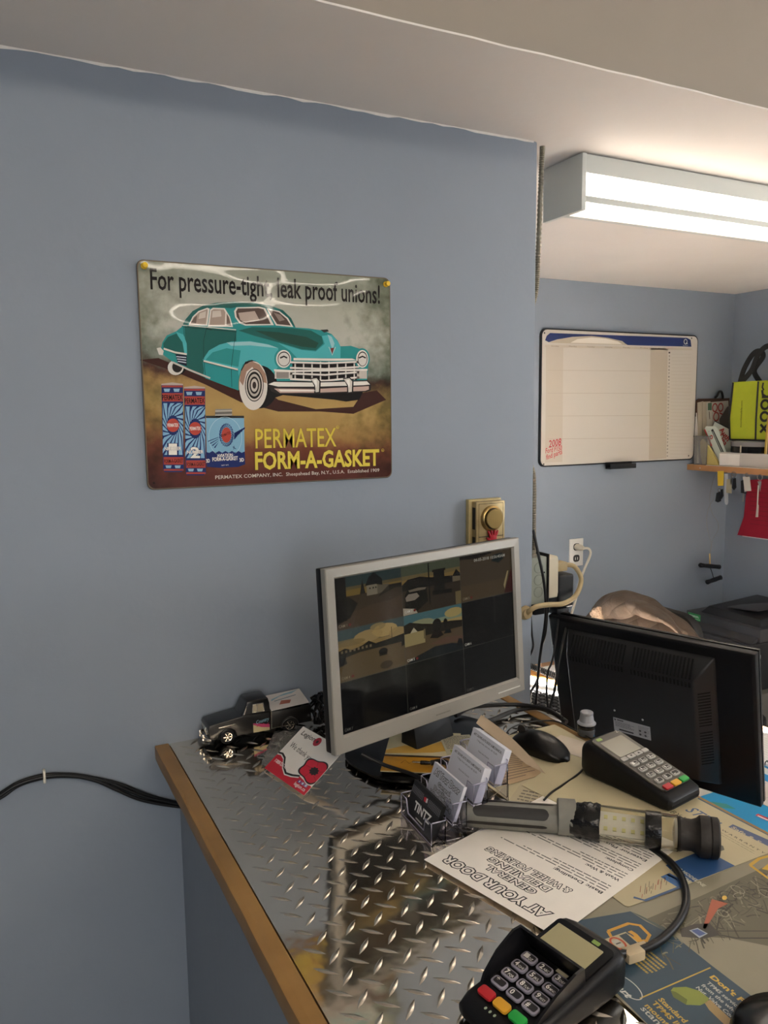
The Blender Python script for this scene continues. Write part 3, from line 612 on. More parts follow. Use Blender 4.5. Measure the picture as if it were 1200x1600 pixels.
# ================================================================== black monitor seen from behind
KW, KH = .46, .353
KM = monitor_frame((1.216, 1.452, .845), rad(-70.2), rad(-13.3))
km = thing('computer_monitor', 'black monitor seen from behind, vented back, beside the payment terminal', 'monitor', KM)
mat('mon_black', '#09090b', .42, bump=.00012, bscale=1200, spec=.3); mat('slot_black', '#010101', .9); mat('label_white', '#a9adb3', .5)
MB().loft([ringrect(d, KW-d, d, KH-d, y) for d, y in ((.006, .002), (0, .006), (0, .022), (.004, .026))]).build('back_shell', 'mon_black', km, bevel=.0015)
MB().loft([ringrect(.0, KW, 0, KH, .0262), ringrect(0, KW, 0, KH, .034), ringrect(.003, KW-.003, .003, KH-.003, .036)]).build('front_bezel', 'black_gloss', km, bevel=.001)
MB().box(.018, KW-.018, .0362, .037, .022, KH-.018).build('screen_glass', 'black_gloss', km)
hx0, hx1, hz0, hz1 = .05, .385, .03, .332
MB().loft([ringrect(hx0, hx1, hz0, hz1, .003), ringrect(hx0+.004, hx1-.004, hz0+.004, hz1-.004, -.006), ringrect(hx0+.012, hx1-.034, hz0+.02, hz1-.046, -.034)]).build('rear_housing', mat('mon_housing', '#1b1b1c', .4, bump=.00012, bscale=1200), km, bevel=.004, bseg=3)
# top vents lie on the sloping upper face of the housing
sl = Vector((0, -.028, -.042)); sn = Vector((0, -.832, .555))
def slotM(x, f, tilt=0): return frame(Vector((x, -.0062, hz1-.004))+sl*f+sn*.0003, (1, 0, 0), sl)
sme = None
def slot(M, w, h):
    global sme
    if sme is None:
        ob = MB().box(-.5, .5, -.5, .5, -.5, .5).build('vent_slot', 'slot_black', km); sme = ob.data; ob.matrix_local = M @ Matrix.Diagonal((w, h, .0008, 1))
    else:
        ob = bpy.data.objects.new('vent_slot', sme); COL.objects.link(ob); ob.parent = km; ob.matrix_local = M @ Matrix.Diagonal((w, h, .0008, 1))
for k in range(34):
    x = hx0+.022+k*.0078+(.014 if k > 16 else 0)
    slot(slotM(x, .5), .0034, .043)
    slot(frame((x, -.0343, hz1-.054), (1, 0, 0), (0, 0, 1)), .0034, .012)
snd = Vector((.030, .028, 0)).normalized()
for k in range(24):
    z = hz1-.075-k*.0068-(.01 if k > 11 else 0); a = Vector((hx1-.034, -.034, z)); b_ = Vector((hx1-.004, -.006, z))
    slot(frame((a+b_)/2+Vector((.68, -.73, 0))*.0003, b_-a, (0, 0, 1)), .026, .0024)
A = Art(); A.rect(0, 0, .086, .034, '#a4a8ae', 0); A.lines(.009, .0275, .024, .0315, 1, '#1c1c1e', .003, 2, .05); A.poly([(.002, .029), (.0045, .0315), (.007, .029), (.0045, .0265)], '#1c1c1e', 2)
A.lines(.004, .012, .05, .026, 6, '#4b4d52', .0009, 2); A.rect(.012, .004, .046, .0075, '#2a2a2c', 2); A.lines(.058, .004, .084, .03, 8, '#5a5c62', .001, 2)
for q in range(4): A.poly(ell(.062+q % 2*.012, .008+q//2*.009, .0026, .0026, 10), '#3a3a3e', 3)
A.build('rating_label', ink('matt_ink', .6), km, fn=lambda p: (.165+p[0], -.0345-p[2], .118+p[1]))
for (x, z) in ((.17, .17), (.235, .165)): MB().lathe([(.0025, 0), (.002, .001)], 10, T(x, -.0342, z, rx=rad(90))).build('screw', mat('screw_steel', '#b5b5b5', .3, 1), km)
KI = KM.inverted()
cb = KM @ Vector((KW/2, .02, 0))
MB().loft([[Vector((cb.x+x, cb.y+y, z)) for x, y in rrect(.05, .11, .01, 3)] for z in (DZ+.012, DZ+.16)]).build('stand_neck', 'mon_black', km, M=KI)
MB().loft([[Vector((cb.x+.02+x, cb.y+y, z)) for x, y in sup(.09-d, .12-d)] for d, z in ((.002, DZ+.0042), (0, DZ+.008), (.004, DZ+.015), (.03, DZ+.018))]).build('stand_base', 'black_gloss', km, sm=50, M=KI)

# ================================================================== papers on the counter
B0 = ZT+.0024
matink = ink('matt_ink', .6); glossink = ink('gloss_ink', .5)
mat('paper_white', '#ebe7df', .75, noise=.02, nscale=30); mat('paper_cream', '#bdb392', .7, noise=.06, nscale=18); mat('paper_tan', '#b89f7c', .75, noise=.06, nscale=25)
mat('poster_grey', '#837d68', .4, noise=.1, nscale=12); mat('board_cream', '#b7ab89', .45, noise=.05, nscale=15)
def uvframe(o, up, z):
    """frame for print on a lying sheet: v = up on the sheet, u = reading direction"""
    v = Vector((up[0], up[1], 0)).normalized(); u = Vector((v.y, -v.x, 0)); return frame((o[0], o[1], z), u, v)
class Sheet:
    def __init__(s, name, label, cat, o, up, z, w, h, m, thick=.0004, r=.0005, group=None):
        s.M = uvframe(o, up, z); s.I = s.M.inverted(); s.z = z+thick
        s.o = thing(name, label, cat, s.M, group); s.th = thick; s.A = Art(2e-5); s.w = w; s.h = h
        MB().prism(rrect(w, h, r, 4, w/2, h/2), 0, thick).build('sheet', m, s.o)
    def p(s, *q):
        out = []
        for x, y in q: k = s.I @ atz(x, y, s.z); out.append((min(s.w, max(0, k.x)), min(s.h, max(0, k.y))))
        return out
    def done(s, name='print', m=None): s.A.build(name, m or matink, s.o, fn=lambda p: (p[0], p[1], s.th+p[2]))
# big poster used as a counter mat
S = Sheet('counter_poster', 'blue and grey parts poster lying flat under the payment pad', 'poster', (.53, .69), (1, 0), B0-.0002, .66, .385, 'poster_grey', .0005)
A = S.A; p = S.p
A.poly(p((838,1478),(905,1438),(985,1424),(1010,1440),(1040,1455),(1060,1467),(1110,1507),(1195,1572),(1230,1602),(1300,1660),(1010,1620),(957,1545)), '#2b4353', 0)
A.poly(p((985,1424),(1060,1467),(1045,1452),(1020,1440),(1000,1430)), '#4a5650', 1)
A.line(p((1000,1560),(1110,1512)), .0016, '#b99a3e', 2)
A.line(p((950,1455),(982,1443),(1000,1446),(1015,1461),(1010,1470),(976,1470),(955,1464),(950,1455)), .0042, '#c8932e', 2)
q = p((974,1461),(999,1470)); A.text('3', (q[0][0], q[0][1]-.004), (q[0][0]+.015, q[0][1]-.004), .017, '#c8932e', 3, .06)
for k in range(6):
    q = p((1003+k*5.5-18,1500+k*-2.6),(1026+k*6.5,1519-k*3.2)); A.lines(q[0][0], q[0][1], q[1][0], q[0][1]+.003, 1, '#a58c3f', .0026, 2, .2)
q = p((1109,1527),(1186,1590)); A.text("Don't Forget the Service", q[0], (q[0][0]+.13, q[0][1]-.004), .0062, '#c9a540', 2, .04)
for k, t in enumerate(('TPMS service parts should be replaced', 'from the wheel - these parts include', 'Nut, Valve Core and Cap')):
    A.text(t, (q[0][0]+.004, q[0][1]-.010-k*.0075), (q[0][0]+.004+(.115, .112, .075)[k], q[0][1]-.013-k*.0075), .0045, '#b3b4ae', 2, .02)
q = p((1028,1562),(1072,1600))
for k, t in enumerate(('Standard and Blue', 'TPMS line of', 'mounting kits')): A.text(t, (q[0][0], q[0][1]-k*.009), (q[0][0]+(.07, .055, .06)[k], q[0][1]-k*.009-.002), .0058, '#b3953e', 2, .03)
q = p((1000,1576),(1036,1600)); A.text('standard', q[0], (q[0][0]+.05, q[0][1]-.002), .007, '#aeb0aa', 2, .01)
A.poly(p((1048,1548),(1052,1543),(1072,1542),(1092,1548),(1108,1560),(1105,1566),(1094,1571),(1072,1570),(1052,1558)), '#7f8a34', 3); A.poly(p((1048,1548),(1052,1558),(1072,1570),(1074,1562),(1056,1550)), '#5c6525', 4)
A.poly(p((1100,1566),(1110,1562),(1120,1572),(1150,1600),(1135,1604),(1108,1578)), '#a3895a', 3)
q = p((968,1543),(988,1552)); A.ring((q[0][0]+q[1][0])/2-.004, (q[0][1]+q[1][1])/2+.004, .02, .01, .0012, '#b9bab4', 2); A.text('art', (q[0][0]-.002, q[0][1]-.003), (q[0][0]+.014, q[0][1]-.004), .008, '#c4c5bf', 3, .03, shear=.2)
# engine bay photograph printed on the poster
random.seed(3)
A.poly(p((1010,1436),(1095,1400),(1200,1352),(1320,1330),(1320,1470),(1200,1478),(1140,1466),(1070,1462)), '#5f5a48', 1)
for k in range(190):
    x = random.uniform(1030, 1240); y = 1480-(x-1000)*.45+random.uniform(-32, 30)
    a = random.choice([random.gauss(-.35, .25), random.gauss(.5, .3), random.gauss(1.2, .4)]); L = random.uniform(6, 34); c = random.choice(['#43402f', '#4d4936', '#77735f', '#827e69', '#38362b', '#55523f', '#6e6a56'])
    b1 = random.uniform(-3, 3)
    A.line(p((x, y), (x+L*.33*cos(a), y+L*.33*sin(a)+b1), (x+L*.66*cos(a), y+L*.66*sin(a)+b1), (x+L*cos(a), y+L*sin(a))), random.uniform(.0006, .0024), c, 2+k % 7)
for k in range(14): x = random.uniform(1110, 1215); y = 1478-(x-1000)*.48+random.uniform(-16, 14); A.ring(*p((x, y))[0], random.uniform(.004, .011), random.uniform(.004, .008), .0011, random.choice(['#8f8c78', '#3b392f', '#2f2d25']), 9, 16)
A.poly(p((1112,1405),(1138,1412),(1122,1420),(1102,1452),(1098,1450)), '#a4563c', 10); A.poly(p(*ell(1132,1403,4,3.5,12)), '#c6a03a', 11)
A.poly(p((1062,1452),(1085,1444),(1108,1443),(1125,1461),(1100,1467),(1065,1464)), '#3d3a33', 10); A.poly(p((1077,1454),(1090,1450),(1106,1459),(1093,1466)), '#9aa3b0', 11); A.poly(p((1080,1454),(1090,1452),(1103,1459),(1093,1463)), '#47598f', 12)
A.line(p((1125,1461),(1150,1466),(1200,1466),(1260,1462)), .0018, '#2f2d27', 10); A.line(p((1120,1455),(1200,1455),(1260,1452)), .0012, '#2f2d27', 10)
A.line(p((1172,1352),(1186,1342),(1215,1334),(1240,1340),(1240,1366),(1205,1376),(1172,1352)), .0044, '#c39a26', 11); A.poly(p((1190,1358),(1200,1350),(1215,1352),(1210,1362)), '#c39a26', 11)
S.done(m=glossink)
# cream wall calendar lying across the counter
S = Sheet('desk_calendar', 'cream calendar sheet lying under the mouse and payment terminal', 'paper', (.672, 1.125), (1, 0), B0, .40, .250, 'paper_cream', .0006)
A = S.A; p = S.p
A.poly(p((899,1150),(905,1148),(960,1174),(957,1180)), '#3d5470', 0); A.poly(p((873,1152),(880,1149),(884,1152),(877,1156)), '#222222', 0)
q = p((885,1255),(980,1272)); A.lines(q[0][0], q[0][1]+.045, q[0][0]+.08, q[0][1]+.06, 2, '#a79d80', .003, 0)
for k in range(5): q = p((760+k*9, 1240+k*7),); A.lines(q[0][0], q[0][1], q[0][0]+.09, q[0][1]+.004, 1, '#847d6a', .0016, 0)
for k in range(8): q = p((1000, 1215),); A.lines(.16, .06+k*.006, .30, .063+k*.006, 1, '#9c9379', .0012, 0)
S.done()
# rolled fold of the loose cream sheet
def curved(name, label, cat, C4, bulge, m, n=10, thick=.0004, group=None, wob=.0):
    """a thin curled sheet: C4 = four corner points (a0, a1 along, b1, b0); bulge(s, t) lifts it"""
    a0, a1, b1, b0 = [Vector(c) for c in C4]; V = []; F = []
    for k in (0, 1):
        for i in range(n+1):
            for j in range(n+1):
                s, t = i/n, j/n; P_ = (a0*(1-s)+a1*s)*(1-t)+(b0*(1-s)+b1*s)*t
                V.append(P_+Vector((wob*sin(s*7+t*5), wob*cos(s*5-t*6), bulge(s, t)+k*thick)))
    N1 = (n+1)*(n+1)
    for k in (0, 1):
        for i in range(n):
            for j in range(n):
                a = k*N1+i*(n+1)+j; F.append((a, a+1, a+n+2, a+n+1))
    rim = [i*(n+1) for i in range(n+1)]+[n*(n+1)+j for j in range(1, n+1)]+[i*(n+1)+n for i in range(n-1, -1, -1)]+[j for j in range(n-1, 0, -1)]
    for i in range(len(rim)): a, b_ = rim[i], rim[(i+1) % len(rim)]; F.append((a, b_, b_+N1, a+N1))
    mb = MB(); mb.add(V, F); o = mb.build(name, m, sm=50); tag(o, label, cat, group); return o
def Z(x, y, h=0): return atz(x, y, ZT+h)
curved('loose_sheet', 'curled cream sheet lying behind the work light', 'paper', (Z(815,1228,.004), Z(985,1312,.004), Z(1048,1268,.004), Z(880,1190,.004)), lambda s, t: .0022*sin(t*pi)**2+.0012*sin(t*2*pi+1)**2, 'paper_cream')
# brochure
S = Sheet('brochure', 'cream and blue steel exhaust brochure under the end of the work light', 'brochure', (.642, .925), (1, 0), B0+.0008, .279, .288, 'board_cream', .0005, .006)
A = S.A; p = S.p
A.poly(p((1090,1248),(1098,1244),(1212,1300),(1205,1308)), '#39506b', 0)
q = p((1076,1268),(1122,1288)); A.text('STEEL', (q[0][0]-.006, q[0][1]-.002), (q[0][0]+.05, q[0][1]-.004), .0195, '#34507a', 1, .01, shear=.15)
q = p((1062,1273),(1112,1296)); A.text('BY LESTER', (q[0][0]-.012, q[0][1]-.008), (q[0][0]+.052, q[0][1]-.008), .0105, '#4a4538', 1, .0)
A.poly(p((1138,1292),(1145,1288),(1200,1312),(1215,1322),(1200,1322)), '#46557a', 1); q = p((1142,1293),(1198,1318)); A.text('Safe & Sound', q[0], (q[0][0]+.075, q[0][1]-.001), .006, '#b6ab8c', 2, .02)
q = p((1134,1296),(1192,1322)); A.text('W A R R A N T Y', (q[0][0]-.002, q[0][1]-.007), (q[0][0]+.066, q[0][1]-.007), .0036, '#3b3a34', 1, .01)
for k in range(2): A.lines(q[0][0], q[0][1]-.0135-k*.005, q[0][0]+.06, q[0][1]-.012-k*.005, 1, '#77705c', .0008, 1, .1)
A.poly(p((1098,1308),(1108,1312),(1130,1322),(1132,1328),(1126,1330),(1098,1318)), '#57554c', 1)
A.poly(p((1040,1352),(1098,1328),(1106,1330),(1152,1355),(1088,1382),(1058,1368)), '#274a77', 1)
q = p((1056,1356),(1096,1372)); A.text('88 MODELINE', (q[0][0], q[0][1]), (q[0][0]+.045, q[0][1]-.002), .0052, '#c0b9a4', 2, .03); A.text('MUFFLERS', (q[0][0], q[0][1]-.0085), (q[0][0]+.03, q[0][1]-.0105), .0052, '#c0b9a4', 2, .03)
A.line(p((990,1402),(1008,1407),(1076,1384),(1042,1366)), .004, '#3c587f', 1)
A.poly(p((1032,1370),(1046,1364),(1074,1380),(1058,1386)), '#35639a', 1)
for k in range(22): x = random.uniform(1000, 1045); y = 1402-(x-1000)*.48+random.uniform(-10, 3); A.line(p((x, y), (x+1, y-random.uniform(4, 10))), .0008, random.choice(['#a46a55', '#8d5a48', '#77705c']), 1)
S.done(m=glossink)
# AT YOUR DOOR sheet (reads from the far side)
l_, b_ = Vector((.479, .845)), Vector((.533, .641)); ud = (l_-b_).normalized(); vd = Vector((-ud.y, ud.x)); wd = (l_-b_).length
S = Sheet('price_list', 'white price sheet with outlined headings, lying upside down in front of the work light', 'paper', tuple(b_-vd*.279), tuple(vd), B0+.0018, wd, .279, mat('paper_embossed', '#f0ebe2', .7, noise=.02, nscale=40, bump=.0007, bscale=55), .0004)
A = S.A; cx = wd/2
A.text('AT YOUR DOOR', (.03, .248), (wd-.018, .248), .0155, '#f0ebe2', 3, .02, shear=.15, outline='#17171a', ow=.075)
for k, (t, w_) in enumerate((('GENERAL', .07), ('DETAILING', .085), ('& WHEEL POLISHING', .12))): A.text(t, (cx-w_*.55, .225-k*.0165), (cx+w_*.55, .225-k*.0165), .0105, '#f0ebe2', 3, .015, shear=.12, outline='#17171a', ow=.075)
rows = (('Basic Detailing:', .168), ('Wash & Wax:', .130), ('Complete:', .098), ('Exterior Plus:', .066))
for t, y in rows:
    A.text(t, (.012, y), (.012+.0045*len(t), y), .0055, '#19191b', 2, .02)
    for k, tt in enumerate(('Hand wash, vacuum interior, clean windows and door jambs', 'wipe down dash and panels, tire shine, polish rims', 'Cars: $80   SUV: $95   Trucks: $90')): A.lines(.012, y-.0066-k*.0058, .012+(.165, .145, .09)[k]*random.uniform(.8, 1.1), y-.0040-k*.0058, 1, '#3a3a3c', .0016, 2, .05)
A.lines(.02, .024, .15, .029, 1, '#242426', .0026, 2, .05); A.lines(.05, .012, .12, .017, 1, '#242426', .0026, 2, .05)
S.done()
# plain white card, gold booklet, newspaper clipping
S = Sheet('note_card', 'blank pale card on the calendar beside the mouse', 'card', (.842, 1.058), (.93, .36), B0+.0008, .088, .062, mat('card_pale', '#cbbfae', .7), .0005); S.done()
S = Sheet('booklet', 'gold and white booklet tucked under the monitor, beside the card holder', 'booklet', (.530, 1.075), (.55, .83), ZT+.0185, .125, .16, 'paper_cream', .0015)
A = S.A
A.rect(.0, .0, .118, .055, '#a8781c', 0); A.rect(0, .055, .118, .062, '#3a2a18', 1)
A.poly([(.0, .08), (.03, .10), (.06, .095), (.09, .12), (.118, .125), (.118, .09), (.08, .075), (.04, .07), (0, .066)], '#c39a45', 1); A.line([(.03, .03), (.036, .043), (.044, .030), (.05, .042), (.058, .034), (.07, .038)], .0012, '#4a3210', 2); S.done(m=glossink)
S = Sheet('news_clipping', 'small newsprint clipping beside the monitor stand', 'clipping', (.655, 1.075), (.35, .94), ZT+.0205, .055, .075, mat('newsprint', '#a8a28c', .8), .0004)
S.A.lines(.004, .02, .052, .072, 9, '#5c594f', .0026, 0, .05); S.A.rect(.008, .004, .045, .016, '#7d8236', 0); S.done()
# receipts
rc1 = (Z(738,1138,.022), Z(786,1229,.004), Z(848,1211,.005), Z(782,1146,.018)); rb1 = lambda s, t: .007*sin(s*pi)*(1-.5*t)+.0012*sin(s*9)
r1 = curved('receipt', 'long tan printed receipt curling out behind the card holder', 'receipt', rc1, rb1, mat('receipt_tan', '#b09878', .8, noise=.08, nscale=30), n=14)
A = Art(2e-5)
for k in range(26): s0 = .04+k*.036; A.rect(.06+random.uniform(0, .05), s0, random.uniform(.6, .94), s0+.010, '#6b5a4c', 0)
def onpatch(q):
    t, s = q[0], q[1]; a0, a1, b1, b0 = rc1; P_ = (a0*(1-s)+a1*s)*(1-t)+(b0*(1-s)+b1*s)*t; return P_+Vector((0, 0, rb1(s, t)+.0008+q[2]))
A.build('print', matink, r1, fn=onpatch)
r2 = curved('receipt', 'pale curled receipt standing between the card holder and the mouse', 'receipt', (Z(744,1130,.048), Z(822,1194,.020), Z(852,1212,.012), Z(752,1117,.056)), lambda s, t: .010*sin(s*pi*.9)*t, mat('receipt_pale', '#c0ad94', .8, noise=.05, nscale=30), n=14)
S = Sheet('invoice', 'printed invoice poking out under the receipts', 'paper', (.66, .915), (.80, .60), B0+.0012, .10, .13, mat('paper_olive', '#b6ab8f', .75), .0004); S.A.lines(.01, .01, .09, .06, 5, '#6e675a', .004, 0, .3); S.done()
S = Sheet('blue_folder', 'narrow blue folder corner under the mouse', 'folder', (.735, 1.065), (-.6, .8), B0+.0012, .075, .04, mat('folder_blue', '#31455e', .6), .0012); S.done()

# ================================================================== poppy appeal card, plastic bag
P0, P1 = Z(413,1200,.004), Z(475,1243,.004); TLc = Z(467,1131,.056); up = TLc-P0; wv_ = P1-P0
Mc = frame(P0, wv_, up); cw_, chh = wv_.length, (up-wv_.normalized()*up.dot(wv_.normalized())).length
lc = thing('appeal_card', 'white and red poppy card reading We thank you, propped on a plastic bag', 'card', Mc)
MB().box(0, cw_, 0, chh, -.0005, 0).build('card', 'paper_white', lc)
A = Art(3e-5); w_, h_ = cw_, chh
def U(x, y): return (x*w_, y*h_)
cur = [(0, .36), (.08, .38), (.18, .34), (.3, .2), (.42, .13), (.55, .16), (.68, .22), (.8, .2), (1, .18)]
A.poly([U(0, 0), U(1, 0)]+[U(*q) for q in cur[::-1]], '#c41f33', 0); A.line([U(q[0], q[1]+.005) for q in cur[:7]], .0035, '#16110f', 2); A.line([U(q[0], q[1]-.02) for q in cur[:7]], .003, '#e6e2dc', 1)
for r, c, ly in ((.285, '#e6e2dc', 2), (.265, '#16110f', 3), (.235, '#c9233a', 4)):
    pts = [U(.83+(r*(1+.11*cos(5*a)))*cos(a)*1.05, .42+(r*(1+.11*cos(5*a)))*sin(a)*.82) for a in [2*pi*i/50 for i in range(50)]]
    A.poly([(min(w_, x), y) for x, y in pts], c, ly)
A.poly([U(.83+.085*(1+.15*cos(9*a))*cos(a), .42+.072*(1+.15*cos(9*a))*sin(a)) for a in [2*pi*i/36 for i in range(36)]], '#221a1a', 5)
for a in (0.4, 1.7, 2.9, 4.2, 5.4): A.line([U(.83+.1*cos(a), .42+.09*sin(a)), U(.83+.2*cos(a+.15), .42+.17*sin(a+.15))], .0008, '#8d1424', 5)
A.text('Legion', U(.08, .85), U(.40, .85), .0085, '#26201f', 2, .01, shear=.15); A.poly(ell(.47*w_, .88*h_, .0085, .0085, 14), '#b3253a', 2); A.poly(ell(.47*w_, .88*h_, .0028, .0028, 10), '#221a1a', 3)
A.text('We thank you', U(.07, .56), U(.66, .52), .0098, '#2a2423', 2, 0); A.text('1-888-556-6222', U(.06, .19), U(.42, .19), .0058, '#efe6e2', 2, .02); A.line([U(.06, .245), U(.5, .245)], .0008, '#efe6e2', 2)
A.text('legion.ca', U(.70, .05), U(.95, .05), .0058, '#efe6e2', 2, .02)
for k, c in enumerate(('#3b4f9c', '#5f86b8', '#7f9cc4')): A.rect(w_*(.72+k*.075), h_*.12, w_*(.78+k*.075), h_*.17, c, 2); A.rect(w_*(.74+k*.075), h_*.13, w_*(.76+k*.075), h_*.165, '#f0eeea', 3)
A.build('print', glossink, lc)
bagm = mat('clear_plastic', '#e8eaea', .15, trans=.85, ior=1.2, bump=.004, bscale=60)
V = []; F = []; random.seed(11); nb = 14
ba, bb_, bc, bd = Z(408,1196,.003), Z(470,1190,.003), Z(486,1140,.003), Z(428,1142,.006)
for i in range(nb+1):
    for j in range(nb+1):
        s, t = i/nb, j/nb; P_ = (ba*(1-s)+bb_*s)*(1-t)+(bd*(1-s)+bc*s)*t; e_ = min(s, 1-s, t, 1-t)*4
        V.append(P_+Vector((random.uniform(-.003, .003), random.uniform(-.003, .003), min(1, e_)*(.008+random.uniform(-.004, .005))*(1 if t > .35 or s < .3 else .25))))
for i in range(nb):
    for j in range(nb): a = i*(nb+1)+j; F.append((a, a+1, a+nb+2, a+nb+1))
mb = MB(); mb.add(V, F); tag(mb.build('plastic_bag', bagm, sm=70), 'crumpled clear plastic bag under the poppy card', 'bag')

# ================================================================== toy pickup truck
tk = thing('toy_truck', 'black toy pickup truck parked against the wall', 'toy truck', T(.317, 1.331, ZT+.002, rz=rad(-.5)))
mat('truck_black', '#0c0b0b', .3, coat=.4, noise=.2, nscale=60); mat('chrome', '#d6cfc2', .18, 1); mat('tyre_rubber', '#0e0d0d', .6); mat('window_tan', '#a79a80', .35); mat('truck_glass', '#2a2725', .12)
W = .056
def yprism(mb, prof, y0, y1): return mb.add([(x, y0, z) for x, z in prof]+[(x, y1, z) for x, z in prof], [tuple(range(len(prof))), tuple(range(2*len(prof)-1, len(prof)-1, -1))]+[(i, (i+1) % len(prof), len(prof)+(i+1) % len(prof), len(prof)+i) for i in range(len(prof))])
mb = MB(); yprism(mb, [(.004, .012), (.003, .022), (.001, .034), (.004, .040), (.03, .0435), (.062, .0465), (.064, .048), (.117, .047), (.117, .011), (.09, .011), (.052, .011), (.048, .02), (.036, .026), (.024, .021), (.018, .012)], .002, W-.002)
mb.build('body', 'truck_black', tk, bevel=.003, bseg=3)
mb = MB(); mb.loft([[(x, y, z) for x, y in ((x0, y0), (x1, y0), (x1, W-y0), (x0, W-y0))] for x0, x1, y0, z in ((.062, .117, .003, .046), (.0705, .1165, .0045, .062), (.074, .115, .007, .0705), (.081, .108, .013, .0735))])
mb.build('cab', 'truck_black', tk, bevel=.003, bseg=3)
def quad(name, m, pts): 
    mb = MB(); n_ = (Vector(pts[1])-Vector(pts[0])).cross(Vector(pts[3])-Vector(pts[0])).normalized()*.0006
    mb.add([Vector(q)+n_*k for k in (1, -1) for q in pts], [(0, 1, 2, 3), (7, 6, 5, 4), (0, 4, 5, 1), (1, 5, 6, 2), (2, 6, 7, 3), (3, 7, 4, 0)]); return mb.build(name, m, tk)
quad('side_window', 'chrome', [(.0825, .0032, .0495), (.1065, .0032, .0485), (.1045, .0052, .0645), (.0845, .0055, .0645)])
quad('side_window_pane', 'window_tan', [(.0842, .0026, .051), (.1045, .0026, .050), (.103, .0046, .0628), (.0858, .0048, .0628)])
quad('window_post', 'chrome', [(.0905, .0022, .051), (.0918, .0022, .051), (.0926, .0042, .063), (.0914, .0042, .063)])
quad('windshield', 'truck_glass', [(.0645, .008, .0485), (.0645, W-.008, .0485), (.0718, W-.011, .063), (.0718, .011, .063)])
quad('windshield_pillar', 'chrome', [(.0665, .0032, .0485), (.0685, .0032, .0485), (.0745, .0055, .0635), (.073, .0055, .0635)])
mb = MB(); mb.box(.1185, .196, .002, .0045, .013, .0455); mb.box(.1185, .196, W-.0045, W-.002, .013, .0455); mb.box(.1185, .121, .0045, W-.0045, .013, .0455); mb.box(.1935, .196, .0045, W-.0045, .013, .0455); mb.box(.121, .1935, .0045, W-.0045, .013, .022)
mb.build('cargo_bed', 'truck_black', tk, bevel=.001)
MB().box(.1172, .1186, .0012, W-.0012, .013, .046).build('chrome_band', 'chrome', tk); MB().box(.119, .15, .0012, .002, .0135, .0148).build('chrome_band', 'chrome', tk)
MB().tube([(.02, .0014, .0335), (.04, .0010, .0345), (.052, .0014, .035)], .0012, 6).build('chrome_band', 'chrome', tk)
for x in (.036, .153):
    for y in (.0075, W-.0075):
        M_ = T(x, y, .0135, rx=rad(90 if y < .02 else -90))
        wl = MB().lathe([(.008, -.005), (.0125, -.0045), (.0135, -.003), (.0135, .003), (.0125, .0048), (.0085, .0052)], 22, M_).build('wheel', 'tyre_rubber', tk, sm=40)
        MB().lathe([(.0084, .0045), (.0084, .0056), (.006, .0048), (.0028, .0052), (.0024, .0064), (.0004, .0066)], 22, M_).build('hub_cap', 'chrome', wl, sm=40)
        for k in range(6): a = k*pi/3; MB().box(.003, .0078, -.0008, .0008, .005, .0060, M_ @ Matrix.Rotation(a, 4, 'Z')).build('spoke', 'chrome', wl)
for x in (.036, .153): MB().tube([(x-.0165, .0022, .011), (x-.013, .0018, .022), (x, .0014, .0285), (x+.013, .0018, .022), (x+.0165, .0022, .011)], .0016, 6, n=4).build('wheel_arch', 'truck_black', tk, sm=60)
MB().tube([(.006, .001, .014), (-.001, .005, .014), (-.003, .02, .014), (-.003, W-.02, .014), (-.001, W-.005, .014), (.006, W-.001, .014)], .0028, 8, n=4).build('front_bumper', 'chrome', tk, sm=60)
for y in (.016, W-.016): MB().box(-.0062, -.0022, y-.002, y+.002, .009, .021).build('bumper_guard', 'chrome', tk, bevel=.001)
for y in (.0095, W-.0095): MB().lathe([(.0052, 0), (.005, .0015), (.003, .0028), (.0003, .003)], 16, T(.003, y, .0265, ry=rad(-90))).build('headlight', 'chrome', tk, sm=50)
MB().box(.0005, .0025, .017, W-.017, .019, .032).build('grille', 'chrome', tk, bevel=.0005)
MB().box(.194, .199, .004, W-.004, .012, .0165).build('rear_bumper', 'chrome', tk, bevel=.001)
A = Art(3e-5); A.poly([(.0835, .012), (.1145, .012), (.1145, .019), (.099, .021), (.0835, .027)], '#c9b98a', 0); A.poly([(.0835, .027), (.099, .020), (.1145, .017), (.1145, .023), (.092, .028), (.0835, .030)], '#c0406c', 1)
A.text('Country', (.089, .0275), (.113, .0305), .0065, '#8fb6c2', 3, .01, shear=.3); A.line([(.090, .022), (.095, .027), (.098, .0215), (.103, .0265), (.107, .022), (.113, .026)], .0012, '#c0304a', 3); A.build('door_decal', glossink, tk, fn=lambda q: (q[0], .0019-q[2], q[1]))
A = Art(3e-5); A.rect(0, 0, .074, .052, '#c9c4bf', 0); A.poly([(.01, .03), (.03, .04), (.055, .042), (.07, .05), (.04, .046), (.012, .036)], '#7ea3b3', 1); A.poly([(.02, .014), (.04, .012), (.046, .022), (.028, .026)], '#9c5b4a', 1); A.line([(.015, .028), (.06, .034)], .002, '#56707c', 2)
bc_ = thing('business_card', 'picture card lying in the bed of the toy truck', 'card', frame(tk.matrix_world @ Vector((.1185, .001, .0475)), (1, 0, .04), (.03, 1, .22)))
MB().box(0, .074, 0, .052, -.0004, 0).build('card', 'paper_white', bc_); A.build('print', glossink, bc_)
